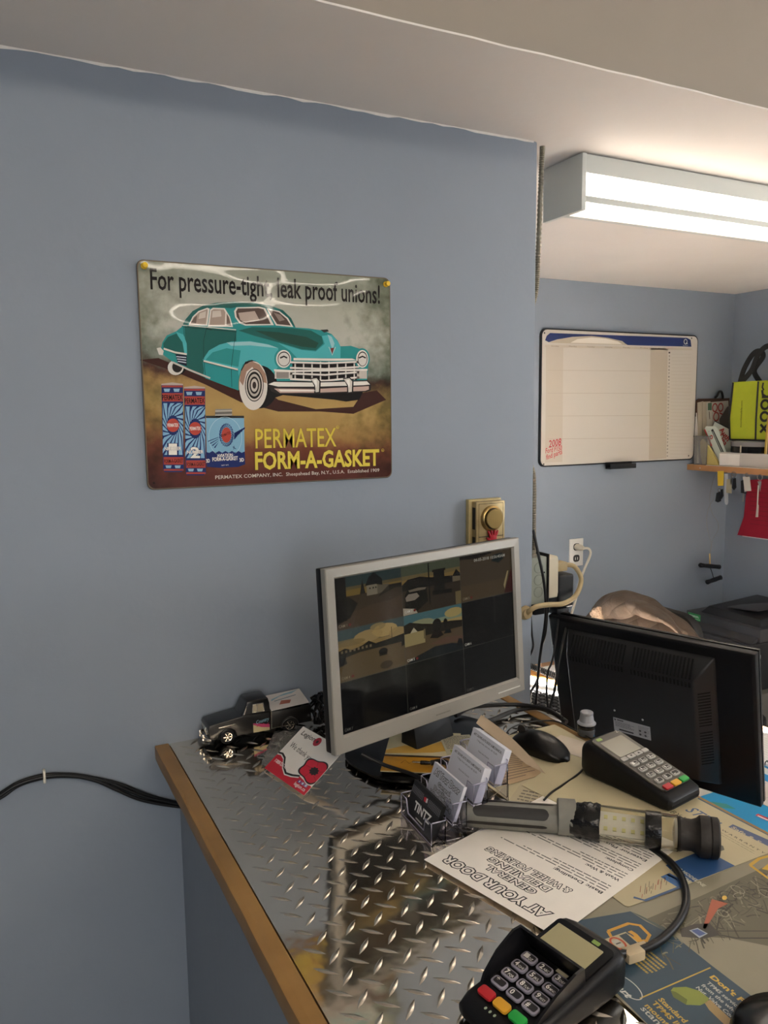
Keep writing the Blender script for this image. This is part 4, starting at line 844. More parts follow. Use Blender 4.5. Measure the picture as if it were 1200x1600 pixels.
# cable coil beside the truck
mat('cable_black', '#0b0b0c', .45)
mb = MB(); P_ = []
for i in range(170): a = i*2*pi/17; P_.append((.537+.012*sin(a*.23)+.005*sin(i*1.7), 1.335+.024*cos(a)+.004*sin(i*.9), ZT+.034+.026*sin(a)+.004*sin(i*.31)))
mb.tube(P_, .0022, 6); tag(mb.build('cable_coil', 'cable_black', sm=60), 'coil of thin black cable standing behind the silver monitor', 'cable')

# ================================================================== business card holder
acr = mat('clear_acrylic', '#f0f0f8', .03, trans=1, ior=1.18)
HM = frame((.512, .972, ZT+.0018), (-.06, -.998, 0), (.998, -.06, 0))      # faces the customer side
ch_ = thing('card_holder', 'clear four-tier acrylic business card holder', 'card holder', HM)
TW, TD, TR, LEAN = .098, .033, .021, rad(20)
fx = MB()
for k in range(4):
    y0, z0 = .002+k*TD, k*TR
    mb = MB(); mb.box(0, TW, y0+.020, y0+.0215, max(0, z0-.02), z0+.036); mb.build('tier_back', acr, ch_)
    mb = MB(); mb.prism([(0, 0), (TW, 0), (TW, .03), (TW*.82, .03), (TW*.76, .010), (TW*.24, .010), (TW*.18, .03), (0, .03)], 0, .0016, T(0, y0, z0, rx=rad(90))); mb.build('tier_front', acr, ch_)
    for x in (0, TW-.0016): MB().box(x, x+.0016, y0, y0+.0205, z0, z0+.031).build('tier_side', acr, ch_)
    MB().box(.0016, TW-.0016, y0, y0+.0200, z0, z0+.0015).build('tier_floor', acr, ch_)
for x in (-.0002, TW-.0014):
    mb = MB(); mb.prism([(.002, 0), (4*TD-.008, 0), (4*TD-.008, 3*TR), (.002, .001)], 0, .0014, Matrix(((0, 0, 1, x), (1, 0, 0, 0), (0, 1, 0, 0), (0, 0, 0, 1)))); mb.build('side_wall', acr, ch_)
edgem = mat('acrylic_edge', '#cfcce2', .12, trans=.35, ior=1.3)
for k in range(4):
    y0, z0 = .002+k*TD, k*TR; o_ = [(0, 0), (TW, 0), (TW, .03), (TW*.82, .03), (TW*.76, .010), (TW*.24, .010), (TW*.18, .03), (0, .03), (0, 0)]
    MB().tube([(x, y0-.0008, z0+z) for x, z in o_], .0009, 6).build('tier_edge', edgem, ch_, sm=60)
    for x in (.0006, TW-.0006): MB().tube([(x, y0, z0+.0308), (x, y0+.021, z0+.0308), (x, y0+.021, z0+.036)], .0009, 6).build('tier_edge', edgem, ch_, sm=60)
mat('card_white', '#dfe0e8', .6); mat('card_black', '#131315', .4)
def cards(k, lab, m, n, art):
    y0, z0 = .003+k*TD, k*TR+.002
    M_ = HM @ T(.0045, y0+.001, z0, rx=rad(90)-LEAN)       # card: x right, y up, z towards the customer
    st = thing('business_cards', lab, 'business cards', M_, 'stacks in the card holder')
    for i in range(n): MB().box(0+random.uniform(-.0006, .0006), .089, random.uniform(-.0006, .0012), .0508, -.0010*i-.0009, -.0010*i-.0002).build('card', m, st)
    A = Art(3e-5); art(A); A.build('print', ink('card_ink', .45), st)
def a_tintz(A):
    A.rect(0, 0, .089, .0508, '#17171a', 0)
    for r_ in range(4):
        for c in range(22):
            if not 9 <= c <= 12: A.poly([(c*.004+.0006, .034+r_*.0026), (c*.004+.003, .034+r_*.0026), (c*.004+.004, .0362+r_*.0026), (c*.004+.0016, .0362+r_*.0026)], '#6d6d72', 1)
    A.poly(ell(.0445, .039, .0085, .008, 20), '#2a2a2d', 2); A.poly([(.040, .036), (.045, .036), (.045, .043), (.038, .041)], '#c32a38', 3); A.poly([(.045, .036), (.05, .037), (.049, .043), (.045, .042)], '#d8d8da', 3)
    A.text('TINTZ', (.02, .0155), (.070, .0155), .0115, '#ecebe8', 3, .03); A.lines(.033, .006, .054, .009, 1, '#c9c8c4', .002, 3, .05)
def a_door(A):
    A.rect(0, 0, .089, .0508, '#c5c9d4', 0)
    for i in range(22): x, y = random.uniform(.004, .085), random.uniform(.004, .046); A.line([(x-.003, y-.001), (x+.003, y+.001)], .0008, '#aeb2bf', 1)
    A.text('At Your Door', (.008, .036), (.082, .036), .0088, '#d6d9e2', 3, .02, outline='#141417', ow=.07)
    for i, (t, a, b_) in enumerate((('General', .026, .062), ('Detailing &', .019, .07), ('Wheel Polishing', .012, .077))): A.text(t, (a, .025-i*.0085), (b_, .025-i*.0085), .0058, '#d6d9e2', 3, .015, outline='#141417', ow=.08)
def a_crowe(A):
    A.rect(0, 0, .089, .0508, '#d9dbe4', 0)
    A.text('ART CROWE AUTO BODY & MECHANICAL', (.006, .042), (.084, .042), .0034, '#22222a', 1, .02); A.text('7 Village Street, Saint John, NB  E2J 2R1', (.018, .0365), (.075, .0365), .0024, '#33333b', 1); A.text('Restoration Experts', (.03, .024), (.06, .024), .0024, '#44444c', 1)
cards(0, 'black business cards with white capitals in the lowest tier of the holder', 'card_black', 6, a_tintz)
cards(1, 'silver-grey patterned business cards in the second tier of the holder', 'card_white', 5, a_door)
cards(2, 'white mechanic business cards in the third tier of the holder', 'card_white', 12, a_crowe)
cards(3, 'white mechanic business cards in the topmost tier of the holder', 'card_white', 12, a_crowe)

# ================================================================== payment terminals
mat('term_black', '#0e0e10', .4, bump=.0001, bscale=900, spec=.35); mat('term_panel', '#4b4740', .45); mat('term_screen', '#8d8a7c', .12, coat=.6); mat('term_screen_green', '#a8a07a', .12, coat=.6)
mat('key_grey', '#a9a69f', .5); mat('key_red', '#b5242c', .4); mat('key_yellow', '#d8a02c', .4); mat('key_green', '#1f9a3f', .4); mat('key_violet', '#8d8a98', .5); mat('key_dark', '#1c1b1d', .45)
def crossring(y, hw, zb, zt, r=.008): return [(x, y, z) for x, z in rrect(2*hw, zt-zb, min(r, (zt-zb)/2.2), 4, 0, (zt+zb)/2)]
def keypad(root, PM, kx, ky, rows, cols, w, h, labels, kmat, face, colw, skip=()):
    out = []; A = Art(3e-5); ln = 0
    base = None
    for r_ in range(rows):
        for c in range(cols):
            x, y = kx+c*colw, ky-r_*ky_step
            if (r_, c) in skip: continue
            mb = MB(); mb.prism(rrect(w, h, h*.32, 3), 0, .0026)
            if base is None: o = mb.build('key', kmat, root, bevel=.0005); base = o.data
            else: o = bpy.data.objects.new('key', base); COL.objects.link(o); o.parent = root
            o.matrix_local = PM @ T(x, y, 0)
            A.poly(rrect(w*.78, h*.66, h*.2, 3, x, y+h*.05), face, 0)
            t = labels[r_*cols+c]; sub = {'2': 'ABC', '3': 'DEF', '4': 'GHI', '5': 'JKL', '6': 'MNO', '7': 'PQR', '8': 'TUV', '9': 'WXY', '1': 'QZ.'}.get(t, '')
            A.text(t, (x-w*.3, y-h*.2), (x-w*.3+w*.2, y-h*.2), h*.5, '#dedbd4', 2, .03)
            if sub: A.text(sub, (x-w*.04, y-h*.2), (x+w*.34, y-h*.2), h*.26, '#dedbd4', 2, .01)
    A.build('key_lettering', matink, root, M=PM @ T(0, 0, .0027))
# standalone terminal
fl, fr = Vector((.852, .779)), Vector((.932, .793)); xd = (fr-fl).normalized(); yd = Vector((-xd.y, xd.x))
TM = frame((*((fl+fr)/2), ZT+.0042), (xd.x, xd.y, 0), (yd.x, yd.y, 0))
tt = thing('payment_terminal', 'black card payment terminal in front of the black monitor', 'payment terminal', TM)
HW = .0415
MB().loft([crossring(y, hw, zb, zt, r) for y, hw, zb, zt, r in ((0, HW-.006, .005, .016, .005), (.004, HW-.001, .002, .021, .007), (.018, HW, 0, .0265, .008), (.055, HW-.001, .0, .0365, .008), (.10, HW-.001, 0, .0475, .009), (.138, HW, 0, .0560, .01), (.153, HW, 0, .0580, .012), (.163, HW-.004, .004, .053, .012), (.168, HW-.012, .012, .042, .01))]).build('body', 'term_black', tt, sm=35)
MB().box(-HW+.008, HW-.008, -.0006, .003, .007, .010).build('card_slot', mat('slot_black', '#010101', .9), tt)
s0, s1 = Vector((0, .012, .0252)), Vector((0, .151, .0592)); PM = frame(s0+Vector((0, 0, .0012)), (1, 0, 0), s1-s0); Lp = (s1-s0).length
MB().prism(rrect(.070, Lp*.97, .008, 4, 0, Lp*.5), -.001, .0012).build('face_panel', 'term_panel', tt, M=PM)
MB().prism(rrect(.054, .040, .002, 2, 0, .108), .0012, .0018).build('display', 'term_screen', tt, M=PM)
MB().prism(rrect(.012, .006, .001, 2, -.02, .1355), .0012, .0016).build('status_light', mat('status_green', '#7f9a4a', .4), tt, M=PM)
ky_step = .0148
PK = PM @ T(0, 0, .0012)
keypad(tt, PK, -.0205, .066, 4, 3, .0165, .0098, ['1', '2', '3', '4', '5', '6', '7', '8', '9', 'F', '0', '.'], 'key_grey', '#2b2926', .0205)
for c, m_ in ((0, 'key_red'), (1, 'key_yellow'), (2, 'key_green')): MB().prism(rrect(.0172, .0098, .002, 3), 0, .003).build('key', m_, tt, bevel=.0006, M=PK @ T(-.0205+c*.0205, .0062, 0))
for x, w_ in ((-.0255, .0135), (-.0085, .0165), (.0095, .0165), (.0265, .0135)): MB().prism(rrect(w_, .0075, .002, 3), 0, .0022).build('key', 'key_grey', tt, bevel=.0005, M=PK @ T(x, .0815, 0))
A = Art(); 
for x, s_ in ((-.0085, -1), (.0095, 1)): A.poly([(x-.003, .0815-s_*.0018), (x+.003, .0815-s_*.0018), (x, .0815+s_*.0022)], '#33302b', 0)
A.text('Z', (.022, .134), (.027, .134), .005, '#b9b5aa', 0); A.build('panel_print', matink, tt, M=PK @ T(0, 0, .0024))
# pin pad with privacy shield
yv = Vector((.985, .17)).normalized(); xv = Vector((yv.y, -yv.x)); fc = Vector((.379, .5565))
QM = frame((*fc, ZT+.0036), (xv.x, xv.y, 0), (yv.x, yv.y, 0)) @ T(0, 0, 0)
pp = thing('pin_pad', 'black pin pad with privacy shield and colour keys at the counter front', 'payment terminal', QM)
HW = .0425
MB().loft([crossring(y, hw, zb, zt, r) for y, hw, zb, zt, r in ((0, HW-.012, .006, .013, .004), (.004, HW-.003, .002, .017, .006), (.016, HW, 0, .0215, .008), (.06, HW, 0, .0285, .009), (.10, HW+.0005, 0, .0355, .009), (.136, HW, 0, .0415, .01), (.154, HW-.001, 0, .0430, .012), (.162, HW-.006, .004, .039, .012), (.166, HW-.014, .01, .031, .01))]).build('body', 'term_black', pp, sm=35)
s0, s1 = Vector((0, .010, .0204)), Vector((0, .152, .0440)); PM = frame(s0+Vector((0, 0, .0010)), (1, 0, 0), s1-s0); Lp = (s1-s0).length
MB().prism(rrect(.072, .052, .006, 4, 0, Lp-.031), -.001, .0014).build('display_panel', 'black_gloss', pp, M=PM)
MB().prism(rrect(.058, .034, .001, 2, -.002, Lp-.030), .0014, .0019).build('display', 'term_screen_green', pp, M=PM)
MB().prism(rrect(.009, .005, .001, 2, .014, Lp-.0085), .0014, .0018).build('status_light', 'status_green', pp, M=PM)
A = Art(); A.lines(.006, Lp-.0545, .034, Lp-.0515, 1, '#8f8c84', .0016, 0, .05); A.rect(.008, Lp-.064, .022, Lp-.060, '#a79f86', 0); A.build('panel_print', matink, pp, M=PM @ T(0, 0, .0016))
ky_step = .0142
PK = PM @ T(0, 0, .0006)
keypad(pp, PK, -.0205, .0735, 4, 3, .0175, .0108, ['1', '2', '3', '4', '5', '6', '7', '8', '9', '*', '0', '#'], 'key_violet', '#211f22', .0205)
for c, m_ in ((0, 'key_red'), (1, 'key_yellow'), (2, 'key_green')): MB().prism(rrect(.0178, .011, .003, 3), 0, .0034).build('key', m_, pp, bevel=.0006, M=PK @ T(-.0205+c*.0205, .0135, 0))
A = Art()
for x in (-.01, -.004, .002): A.poly(ell(x, .0035, .0014, .0018, 10), '#9aa78f', 0)
A.build('braille_marks', matink, pp, M=PK @ T(0, -.002, .0004))
# shield: two wings and a hood joined over the keys
sh = MB()
for s_ in (-1, 1):
    pr = [(.020, .0), (.026, .006), (.048, .017), (.074, .0235), (.086, .022), (.090, -.004), (.020, -.004)]
    V = []
    for x_in, k in ((HW*.80, 0), (HW*.80+.0028, 1)):
        for (y, z) in pr: V.append(PM @ Vector((s_*(x_in+max(0, z)*.22), y, z)))
    nn_ = len(pr); sh.add(V, [tuple(range(nn_)), tuple(range(2*nn_-1, nn_-1, -1))]+[(i, (i+1) % nn_, nn_+(i+1) % nn_, nn_+i) for i in range(nn_)])
sh.add([PM @ Vector(q) for q in ((-HW*.83, .0885, -.002), (HW*.83, .0885, -.002), (HW*.94, .083, .022), (-HW*.94, .083, .022), (-HW*.83, .0915, -.002), (HW*.83, .0915, -.002), (HW*.94, .086, .022), (-HW*.94, .086, .022))], [(0, 1, 2, 3), (7, 6, 5, 4), (0, 4, 5, 1), (1, 5, 6, 2), (2, 6, 7, 3), (3, 7, 4, 0)])
sh.build('privacy_shield', mat('shield_black', '#101013', .3), pp)

# ================================================================== work light
a0 = Vector((.714, .775)); a1 = Vector((.779, .713)); ad = (a1-a0).normalized()
LM = frame((*a0, ZT+.0295), (ad.x, ad.y, 0), (-ad.y, ad.x, 0))         # x along the lamp
wl_ = thing('work_light', 'handheld inspection lamp with clear LED tube and taped joint', 'work light', LM)
mat('lamp_grey', '#77766e', .55, noise=.1, nscale=50); mat('lamp_dark', '#2c2b2a', .6); mat('tape_black', '#100f0f', .25, bump=.0025, bscale=90); mat('cap_rubber', '#231e1a', .6, noise=.4, nscale=50, bump=.0008, bscale=80)
lens = mat('lamp_lens', '#f4f2ea', .04, trans=1, ior=1.12)
XR = T(ry=rad(90))
MB().lathe([(.0232, .0), (.0234, .002), (.0234, .060), (.0232, .101), (.0212, .101), (.0212, 0)], 32, XR).build('clear_tube', lens, wl_, sm=40)
MB().box(.001, .062, -.016, .016, -.013, -.010).build('led_board', mat('led_board_white', '#cfcec8', .5), wl_, M=T(rx=rad(38)) @ T(z=.012))
MB().box(.001, .062, -.0145, .0145, -.016, -.0138).build('reflector', mat('led_tray', '#b9b8b2', .4, .4), wl_, M=T(rx=rad(38)) @ T(z=.012))
for r_ in range(2):
    for c in range(5): MB().box(-.0024, .0024, -.0024, .0024, 0, .0018).build('led_chip', mat('led_yellow', '#c9c690', .4), wl_, M=T(rx=rad(38)) @ T(.009+c*.0118, -.008+r_*.016, .0022))
MB().lathe([(.0238, .060), (.0241, .061), (.0241, .079), (.0238, .080)], 32, XR).build('tape_band', 'tape_black', wl_, sm=40)
MB().lathe([(.006, .095), (.018, .0965), (.019, .1005), (.004, .1012)], 24, XR).build('end_reflector', mat('silver_bright', '#d8d5ce', .3, .6), wl_, sm=40)
mb = MB(); rings = []
for i, (x, r_) in enumerate(((.100, .0215), (.104, .0225), (.108, .0205), (.118, .0200), (.124, .0225), (.128, .0262), (.138, .0268), (.141, .0250), (.1425, .0262), (.150, .0262), (.152, .0235))):
    rings.append([(x, r_*cos(2*pi*k/28)*(1+.02*cos(8*pi*k/28)), r_*sin(2*pi*k/28)*(1+.02*cos(8*pi*k/28))) for k in range(28)])
mb.loft(rings).build('end_cap', 'cap_rubber', wl_, sm=35)
rings = []; random.seed(5)
for i in range(12):
    x = -.046+i*.0043; r_ = .0175+.0075*sin(min(1, i/9)*pi*.5)
    rings.append([(x+random.uniform(-.001, .001), r_*(1+random.uniform(-.09, .06))*cos(2*pi*k/20), r_*(1+random.uniform(-.09, .06))*sin(2*pi*k/20)) for k in range(20)])
MB().loft(rings).build('taped_joint', 'tape_black', wl_, sm=70)
# handle: open half shell with a long dark grip window, ending in a socket ring
HD = T(-.04, .004, 0, rz=rad(7))
MB().lathe([(.0228, -.012), (.0243, -.011), (.0243, .012), (.0215, .013), (.0195, .0125), (.0195, -.012)], 28, HD @ T(-.004, 0, 0) @ XR).build('socket_ring', 'lamp_grey', wl_, sm=35)
mb = MB(); rings = []
for x in (-.150, -.146, -.13, -.06, -.015):
    r_ = .0205 if x > -.149 else .016
    rings.append([(x, r_*cos(a), -.004+r_*.92*sin(a)) for a in [2*pi*k/24 for k in range(24)]])
mb.loft(rings).build('handle', 'lamp_grey', wl_, sm=35, M=HD)
def curvepatch(x0, x1, am, wdt, r_, name, m_):
    mb = MB(); V = []; F = []; nx, na = 48, 6
    for i in range(nx+1):
        x = x0+(x1-x0)*i/nx; e_ = min(x-x0, x1-x); hw = wdt*math.sqrt(max(.02, 1-max(0, (.008-e_)/.008)**2))
        for j in range(na+1): a = am+hw*(2*j/na-1); V.append((x, r_*cos(a), -.004+r_*.92*sin(a)))
    for i in range(nx):
        for j in range(na): a = i*(na+1)+j; F.append((a, a+1, a+na+2, a+na+1))
    mb.add(V, F).build(name, m_, wl_, sm=60, M=HD)
curvepatch(-.132, -.028, rad(138), .42, .0209, 'grip_window', 'lamp_dark'); curvepatch(-.142, -.02, rad(88), .1, .0208, 'grip_groove', 'cap_rubber'); curvepatch(-.142, -.03, rad(190), .13, .0208, 'grip_groove', 'cap_rubber')
MB().box(-.014, -.003, -.006, .006, .018, .0222).build('clip', 'lamp_dark', wl_, bevel=.001, M=HD)

# ================================================================== mouse, small jar
md = Vector((.035, -.103)).normalized(); MOM = frame((.8205, 1.040, ZT+.0042), (md.y, -md.x, 0), (md.x, md.y, 0))
ms = thing('computer_mouse', 'black computer mouse on the cream calendar sheet', 'mouse', MOM)
rings = []
for i in range(15):
    t_ = i/14; y = -.057+.114*t_; e_ = math.sqrt(max(.02, 1-abs(2*t_-1)**3.2)); hw = .030*e_*(1-.10*(1-t_)); hz = (.031*sin(min(1, (t_*.88+.12))*pi)**.6)*e_+.004
    rings.append([(hw*cos(a), y, max(0, hz*.42+hz*.58*sin(a)) if sin(a) > -.5 else 0.0) for a in [2*pi*k/24 for k in range(24)]])
mb = MB(); mb.loft(rings[::-1]).build('shell', mat('mouse_black', '#0b0b0c', .3, spec=.4), ms, sm=50)
MB().tube([(0, -.054, .017), (0, -.035, .0345), (0, -.012, .0402)], .0006, 6, n=4).build('button_gap', 'slot_black', ms)
MB().lathe([(.0085, -.003), (.009, 0), (.0085, .003)], 18, T(0, -.036, .0305, ry=rad(90))).build('scroll_wheel', 'lamp_dark', ms, sm=40)
jb = Vector((.940, 1.058)); jr = thing('small_jar', 'small jar with silver cap and black collar at the counter edge', 'jar', T(jb.x, jb.y, ZT+.0045))
MB().lathe([(.0155, 0), (.0162, .001), (.0162, .012), (.0155, .013)], 24).build('glass_base', mat('jar_glass', '#3a3d42', .1, coat=.5), jr, sm=40)
MB().lathe([(.0158, .0132), (.0162, .014), (.0162, .020), (.0155, .021)], 24).build('collar', 'black_gloss', jr, sm=40)
MB().lathe([(.0166, .0212), (.0168, .023), (.0145, .0255), (.0132, .0258)], 24).build('cap_rim', mat('cap_silver', '#a8abb2', .4, .3), jr, sm=40)
MB().lathe([(.0132, .026), (.0128, .030), (.0112, .0385), (.0116, .0392), (.0116, .0425), (.0105, .0435), (.0002, .0437)], 24).build('cap', 'cap_silver', jr, sm=40)

# ================================================================== cables
def cable(name, label, pts, r, m='cable_black', n=8, cat='cable', group=None):
    o = MB().tube(pts, r, 8, n=n).build(name, m, sm=60); return tag(o, label, cat, group)
def Zs(L, h=.006): return [Z(q[0], q[1], q[2] if len(q) > 2 else h) for q in L]
cable('pin_pad_cable', 'thick black cable looping from the pin pad to the work light', Zs([(958,1492,.018), (985,1489,.010), (1018,1478,.008), (1048,1455,.007), (1068,1425,.007), (1072,1395,.007), (1062,1365,.007), (1042,1342,.007), (1018,1326,.005)]), .0046)
tg = thing('cable_tag', 'cream tag taped around the pin pad cable', 'tag', frame(Z(987, 1486, .0155), Z(1018,1478,.0155)-Z(985,1489,.0155), Z(985,1460,.0155)-Z(985,1489,.0155)))
MB().box(-.008, .014, -.006, .006, -.0105, .0005).build('wrap', mat('tag_cream', '#b9a88a', .6), tg, bevel=.002); MB().box(.0, .030, .004, .016, -.0085, -.0070).build('flag', 'tag_cream', tg, bevel=.0004)
bd_ = thing('memory_card_pack', 'small orange and grey card pack beside the pin pad cable', 'packet', frame(Z(948, 1494, .004), Z(992,1478,.004)-Z(948,1494,.004), Z(939,1474,.004)-Z(948,1494,.004)))
MB().box(0, .045, 0, .022, -.0005, .0008).build('card', 'board_cream', bd_); A = Art(3e-5); A.rect(.001, .001, .016, .021, '#807c60', 0); A.line(ell(.024, .010, .007, .010, 20), .0024, '#b5482c', 1, True); A.rect(.020, .004, .028, .016, '#b9b6ac', 1); A.lines(.0212, .008, .0278, .012, 1, '#222222', .002, 2, .05); A.rect(.034, .002, .044, .02, '#33424c', 0); A.build('print', matink, bd_, M=T(z=.0009))
cable('terminal_cable', 'thin black cable from the payment terminal to the work light', Zs([(918,1192,.01), (905,1208), (880,1226), (862,1238), (850,1250)], .0075), .0017)
cable('mouse_cable', 'thin mouse cable trailing over the counter edge', Zs([(806,1158,.012), (796,1152,.006), (792,1146), (800,1137), (822,1129), (850,1126), (872,1128), (900,1142), (935,1160,.012)], .006), .0015)
cable('monitor_cable', 'thick black cable snaking behind the silver monitor stand', Zs([(700,1120,.008), (730,1128,.008), (765,1126,.008), (800,1112,.008), (835,1106,.008), (862,1113,.008), (885,1128,.004)], .008), .0046)
cable('power_cable', 'black power cable curving under the silver monitor to the wall', Zs([(712,1118,.022), (735,1106,.020), (770,1102,.018), (805,1101,.016), (835,1104,.017), (858,1110,.018), (878,1122,.012)], .018), .0042)
cable('stand_cable', 'flat black lead lying across the gold booklet', Zs([(565,1178,.045), (600,1195,.030), (640,1208,.027), (672,1222,.028)], .0262), .0032)
aj = thing('audio_plug', 'audio jack plug on the gold booklet', 'plug', frame(Z(644, 1191, .028), Z(690,1193,.028)-Z(644,1191,.028), (0, 1, 0)))
MB().lathe([(.0006, 0), (.0016, .002), (.0013, .004), (.0017, .005), (.0017, .013)], 12, XR).build('jack', 'chrome', aj, sm=40); MB().lathe([(.0026, .013), (.0034, .0145), (.0034, .022), (.0026, .030)], 12, XR).build('sleeve', 'tape_black', aj, sm=40)
MB().tube([(.03, 0, 0), (.042, .002, .002), (.055, -.004, .004), (.062, -.02, .002)], .0045, 8, n=6).build('lead', 'cable_black', aj, sm=60)
# cables along the sign wall
def Ws(L, d=.006): return [aty(q[0], q[1], WY-(q[2] if len(q) > 2 else d)) for q in L]
for k, (L, lab) in enumerate((([(-60,1275), (0,1240), (30,1222), (70,1211), (110,1210), (150,1216), (190,1226), (230,1242), (262,1251), (292,1258)], 'uppermost black cable pinned along the wall below the counter'),
                  ([(-60,1285), (0,1243), (30,1225), (70,1214), (110,1212), (150,1220), (180,1233), (215,1248), (250,1256), (292,1262)], 'lowest sagging black cable pinned along the wall below the counter'),
                  ([(-60,1280), (0,1247), (30,1227), (70,1215), (110,1213), (160,1219), (200,1235), (230,1246), (262,1253), (292,1260)], 'middle black cable pinned along the wall below the counter'))):
    cable('wall_cable', lab, Ws(L, .006+.006*(k == 1)+.003*(k == 2)), .0032, group='black cables pinned along the sign wall')
mb = MB(); c_ = aty(69, 1213, WY-.006); mb.tube([c_+Vector((0, .008, .009)), c_+Vector((0, -.004, .009)), c_+Vector((0, -.0085, 0)), c_+Vector((0, -.004, -.009)), c_+Vector((0, .004, -.0095))], .0022, 8, n=5)
tag(mb.build('cable_clip', mat('clip_white', '#d9d4c4', .5), sm=60), 'white cable clip holding the wall cables', 'clip')
c_ = atz(1252, 1652, ZT); ld = thing('black_lid', 'dark rounded lid at the lower corner of the poster', 'lid', T(c_.x, c_.y, ZT+.003))
MB().lathe([(.058, 0), (.060, .002), (.060, .012), (.056, .018), (.030, .023), (.0005, .0245)], 40).build('lid', 'black_gloss', ld, sm=50); MB().lathe([(.0612, .0015), (.0612, .0045), (.0595, .0055)], 40, caps=False).build('rim', 'black_plastic', ld, sm=50)

# ================================================================== the alcove: whiteboard
FY = FARY-.014
def FW(u, v):
    q = aty(820+u*380/1200, 500+v*460/1453, FY); return (q.x, q.z)
bx0, bx1, bz0, bz1 = 2.128, 3.058, 1.424, 2.014
wb = thing('whiteboard', 'white planner board with navy header on the far wall', 'whiteboard', T(bx0, FY, bz0)); bw, bh = bx1-bx0, bz1-bz0
MB().prism(rrect(bw, bh, .03, 6, bw/2, bh/2), -.013, -.002).build('frame', mat('frame_black', '#17181b', .4), wb, M=MX)
MB().prism(rrect(bw-.012, bh-.012, .026, 6, bw/2, bh/2), -.002, 0).build('panel', mat('board_white', '#c9c2b7', .3), wb, M=MX)
A = Art(1e-4); A.c  # print
def Q(*uv): return [FW(*q) for q in uv]
A.poly(Q((100,100),(108,78),(125,64),(800,88),(818,98),(822,132),(505,124),(480,104),(410,88),(330,80),(230,84),(160,96),(118,110)), '#1f2d5e', 0)
A.poly(Q((118,112),(165,96),(235,83),(330,79),(410,88),(475,104),(508,124)), '#b8ad98', 1)
A.poly(Q((225,112),(260,94),(330,86),(400,92),(460,106),(480,120)), '#e0d9cc', 2)
A.poly(Q((100,122),(825,140),(825,150),(100,134)), '#c3b8a6', 1)
A.poly(Q((620,138),(705,142),(698,682),(612,690)), '#b9ae9d', 1); A.poly(Q((105,132),(190,134),(185,700),(100,704)), '#c0b6a7', 1)
for k in range(1, 5): A.line(Q((112,135+k*113),(612,142+k*110),(700,143+k*109)), .002, '#b5aa9a', 3)
for k in range(7): x = 130+k*88; A.text(('Sunday', 'Monday', 'Tuesday', 'Wednesday', 'Thursday', 'Friday', 'Saturday')[k], FW(x, 131+k*1.8), FW(x+38, 132+k*1.8), .005, '#7b7264', 3)
for k in range(31): A.text(str(k+1), FW(710-k*.35, 165+k*17), FW(716-k*.35, 165+k*17), .007, '#4a443c', 3, .02); A.line(Q((724-k*.3,168+k*17),(822-k*.3,169+k*17)), .0012, '#b9ae9e', 3)
A.line(ell(*FW(793, 107), .010, .011, 20), .003, '#d8d4cc', 3, True); A.line([FW(796, 112), FW(803, 118)], .003, '#d8d4cc', 3); A.text('QUARTET', FW(780, 127), FW(806, 128), .0035, '#d8d4cc', 3)
RED = '#b8323c'
def hand(t, u0, v0, u1, v1, hh): A.text(t, FW(u0, v0), FW(u1, v1), hh, RED, 4, .012, shear=.25)
hand('2008', 118, 630, 178, 618, .030); hand('Ford F150', 102, 658, 182, 642, .021); hand('find parts', 106, 690, 184, 660, .021)
for u, v in ((97,64),(823,90),(93,712),(808,670)): A.poly(ell(*FW(u, v), .004, .004, 10), '#3a352e', 3)
A.build('planner_print', ink('board_ink', .35), wb, M=Matrix.Translation((-bx0, -FY, -bz0)), fn=lambda q: (q[0], FY-q[2], q[1]))
tr = thing('marker_tray', 'black marker tray clipped to the whiteboard bottom edge', 'tray', T(FW(395, 735)[0], FY, FW(395, 735)[1])); tw = FW(522, 730)[0]-FW(395, 735)[0]
MB().box(0, tw, -.035, -.004, 0, .004).build('shelf', 'frame_black', tr, bevel=.001); MB().box(0, tw, -.035, -.032, .004, .022).build('lip', 'frame_black', tr, bevel=.001); MB().box(0, tw, -.007, -.004, .004, .03).build('back', 'frame_black', tr)
mk = thing('marker', 'dark marker lying in the whiteboard tray', 'marker', T(FW(395, 735)[0]+.02, FY-.019, FW(395, 735)[1]+.0115))
MB().lathe([(.006, 0), (.007, .002), (.007, .09), (.005, .094)], 12, XR).build('barrel', 'black_plastic', mk, sm=40); MB().lathe([(.0074, .09), (.0074, .12), (.005, .124)], 12, XR).build('cap', 'frame_black', mk, sm=40)
# ================================================================== wall outlet and plug
ot = thing('wall_outlet', 'white duplex outlet plate on the far wall under the whiteboard', 'outlet', T(2.308, FARY, .968))
MB().box(0, .078, -.006, 0, 0, .125).build('plate', mat('outlet_white', '#d9d5cd', .4), ot, bevel=.002)
for z in (.036, .088): MB().prism(rrect(.036, .032, .012, 4, .039, z), .006, .0068, MX).build('socket', mat('socket_dark', '#2d2926', .5), ot)
for z in (.034,):
    for x in (.033, .045): MB().box(x-.0015, x+.0015, -.0074, -.0066, z-.005, z+.007).build('socket_slot', 'outlet_white', ot)
pg = thing('white_plug', 'white plug and cord in the far wall outlet', 'plug', T(2.349, FARY-.0069, 1.056)); mat('cord_white', '#cfc6b4', .5)
MB().loft([[(w_*cos(a), -y, h_*sin(a)) for a in [2*pi*k/16 for k in range(16)]] for y, w_, h_ in ((0, .017, .014), (.02, .017, .014), (.035, .012, .011), (.045, .007, .007))]).build('plug_body', 'cord_white', pg, sm=50)
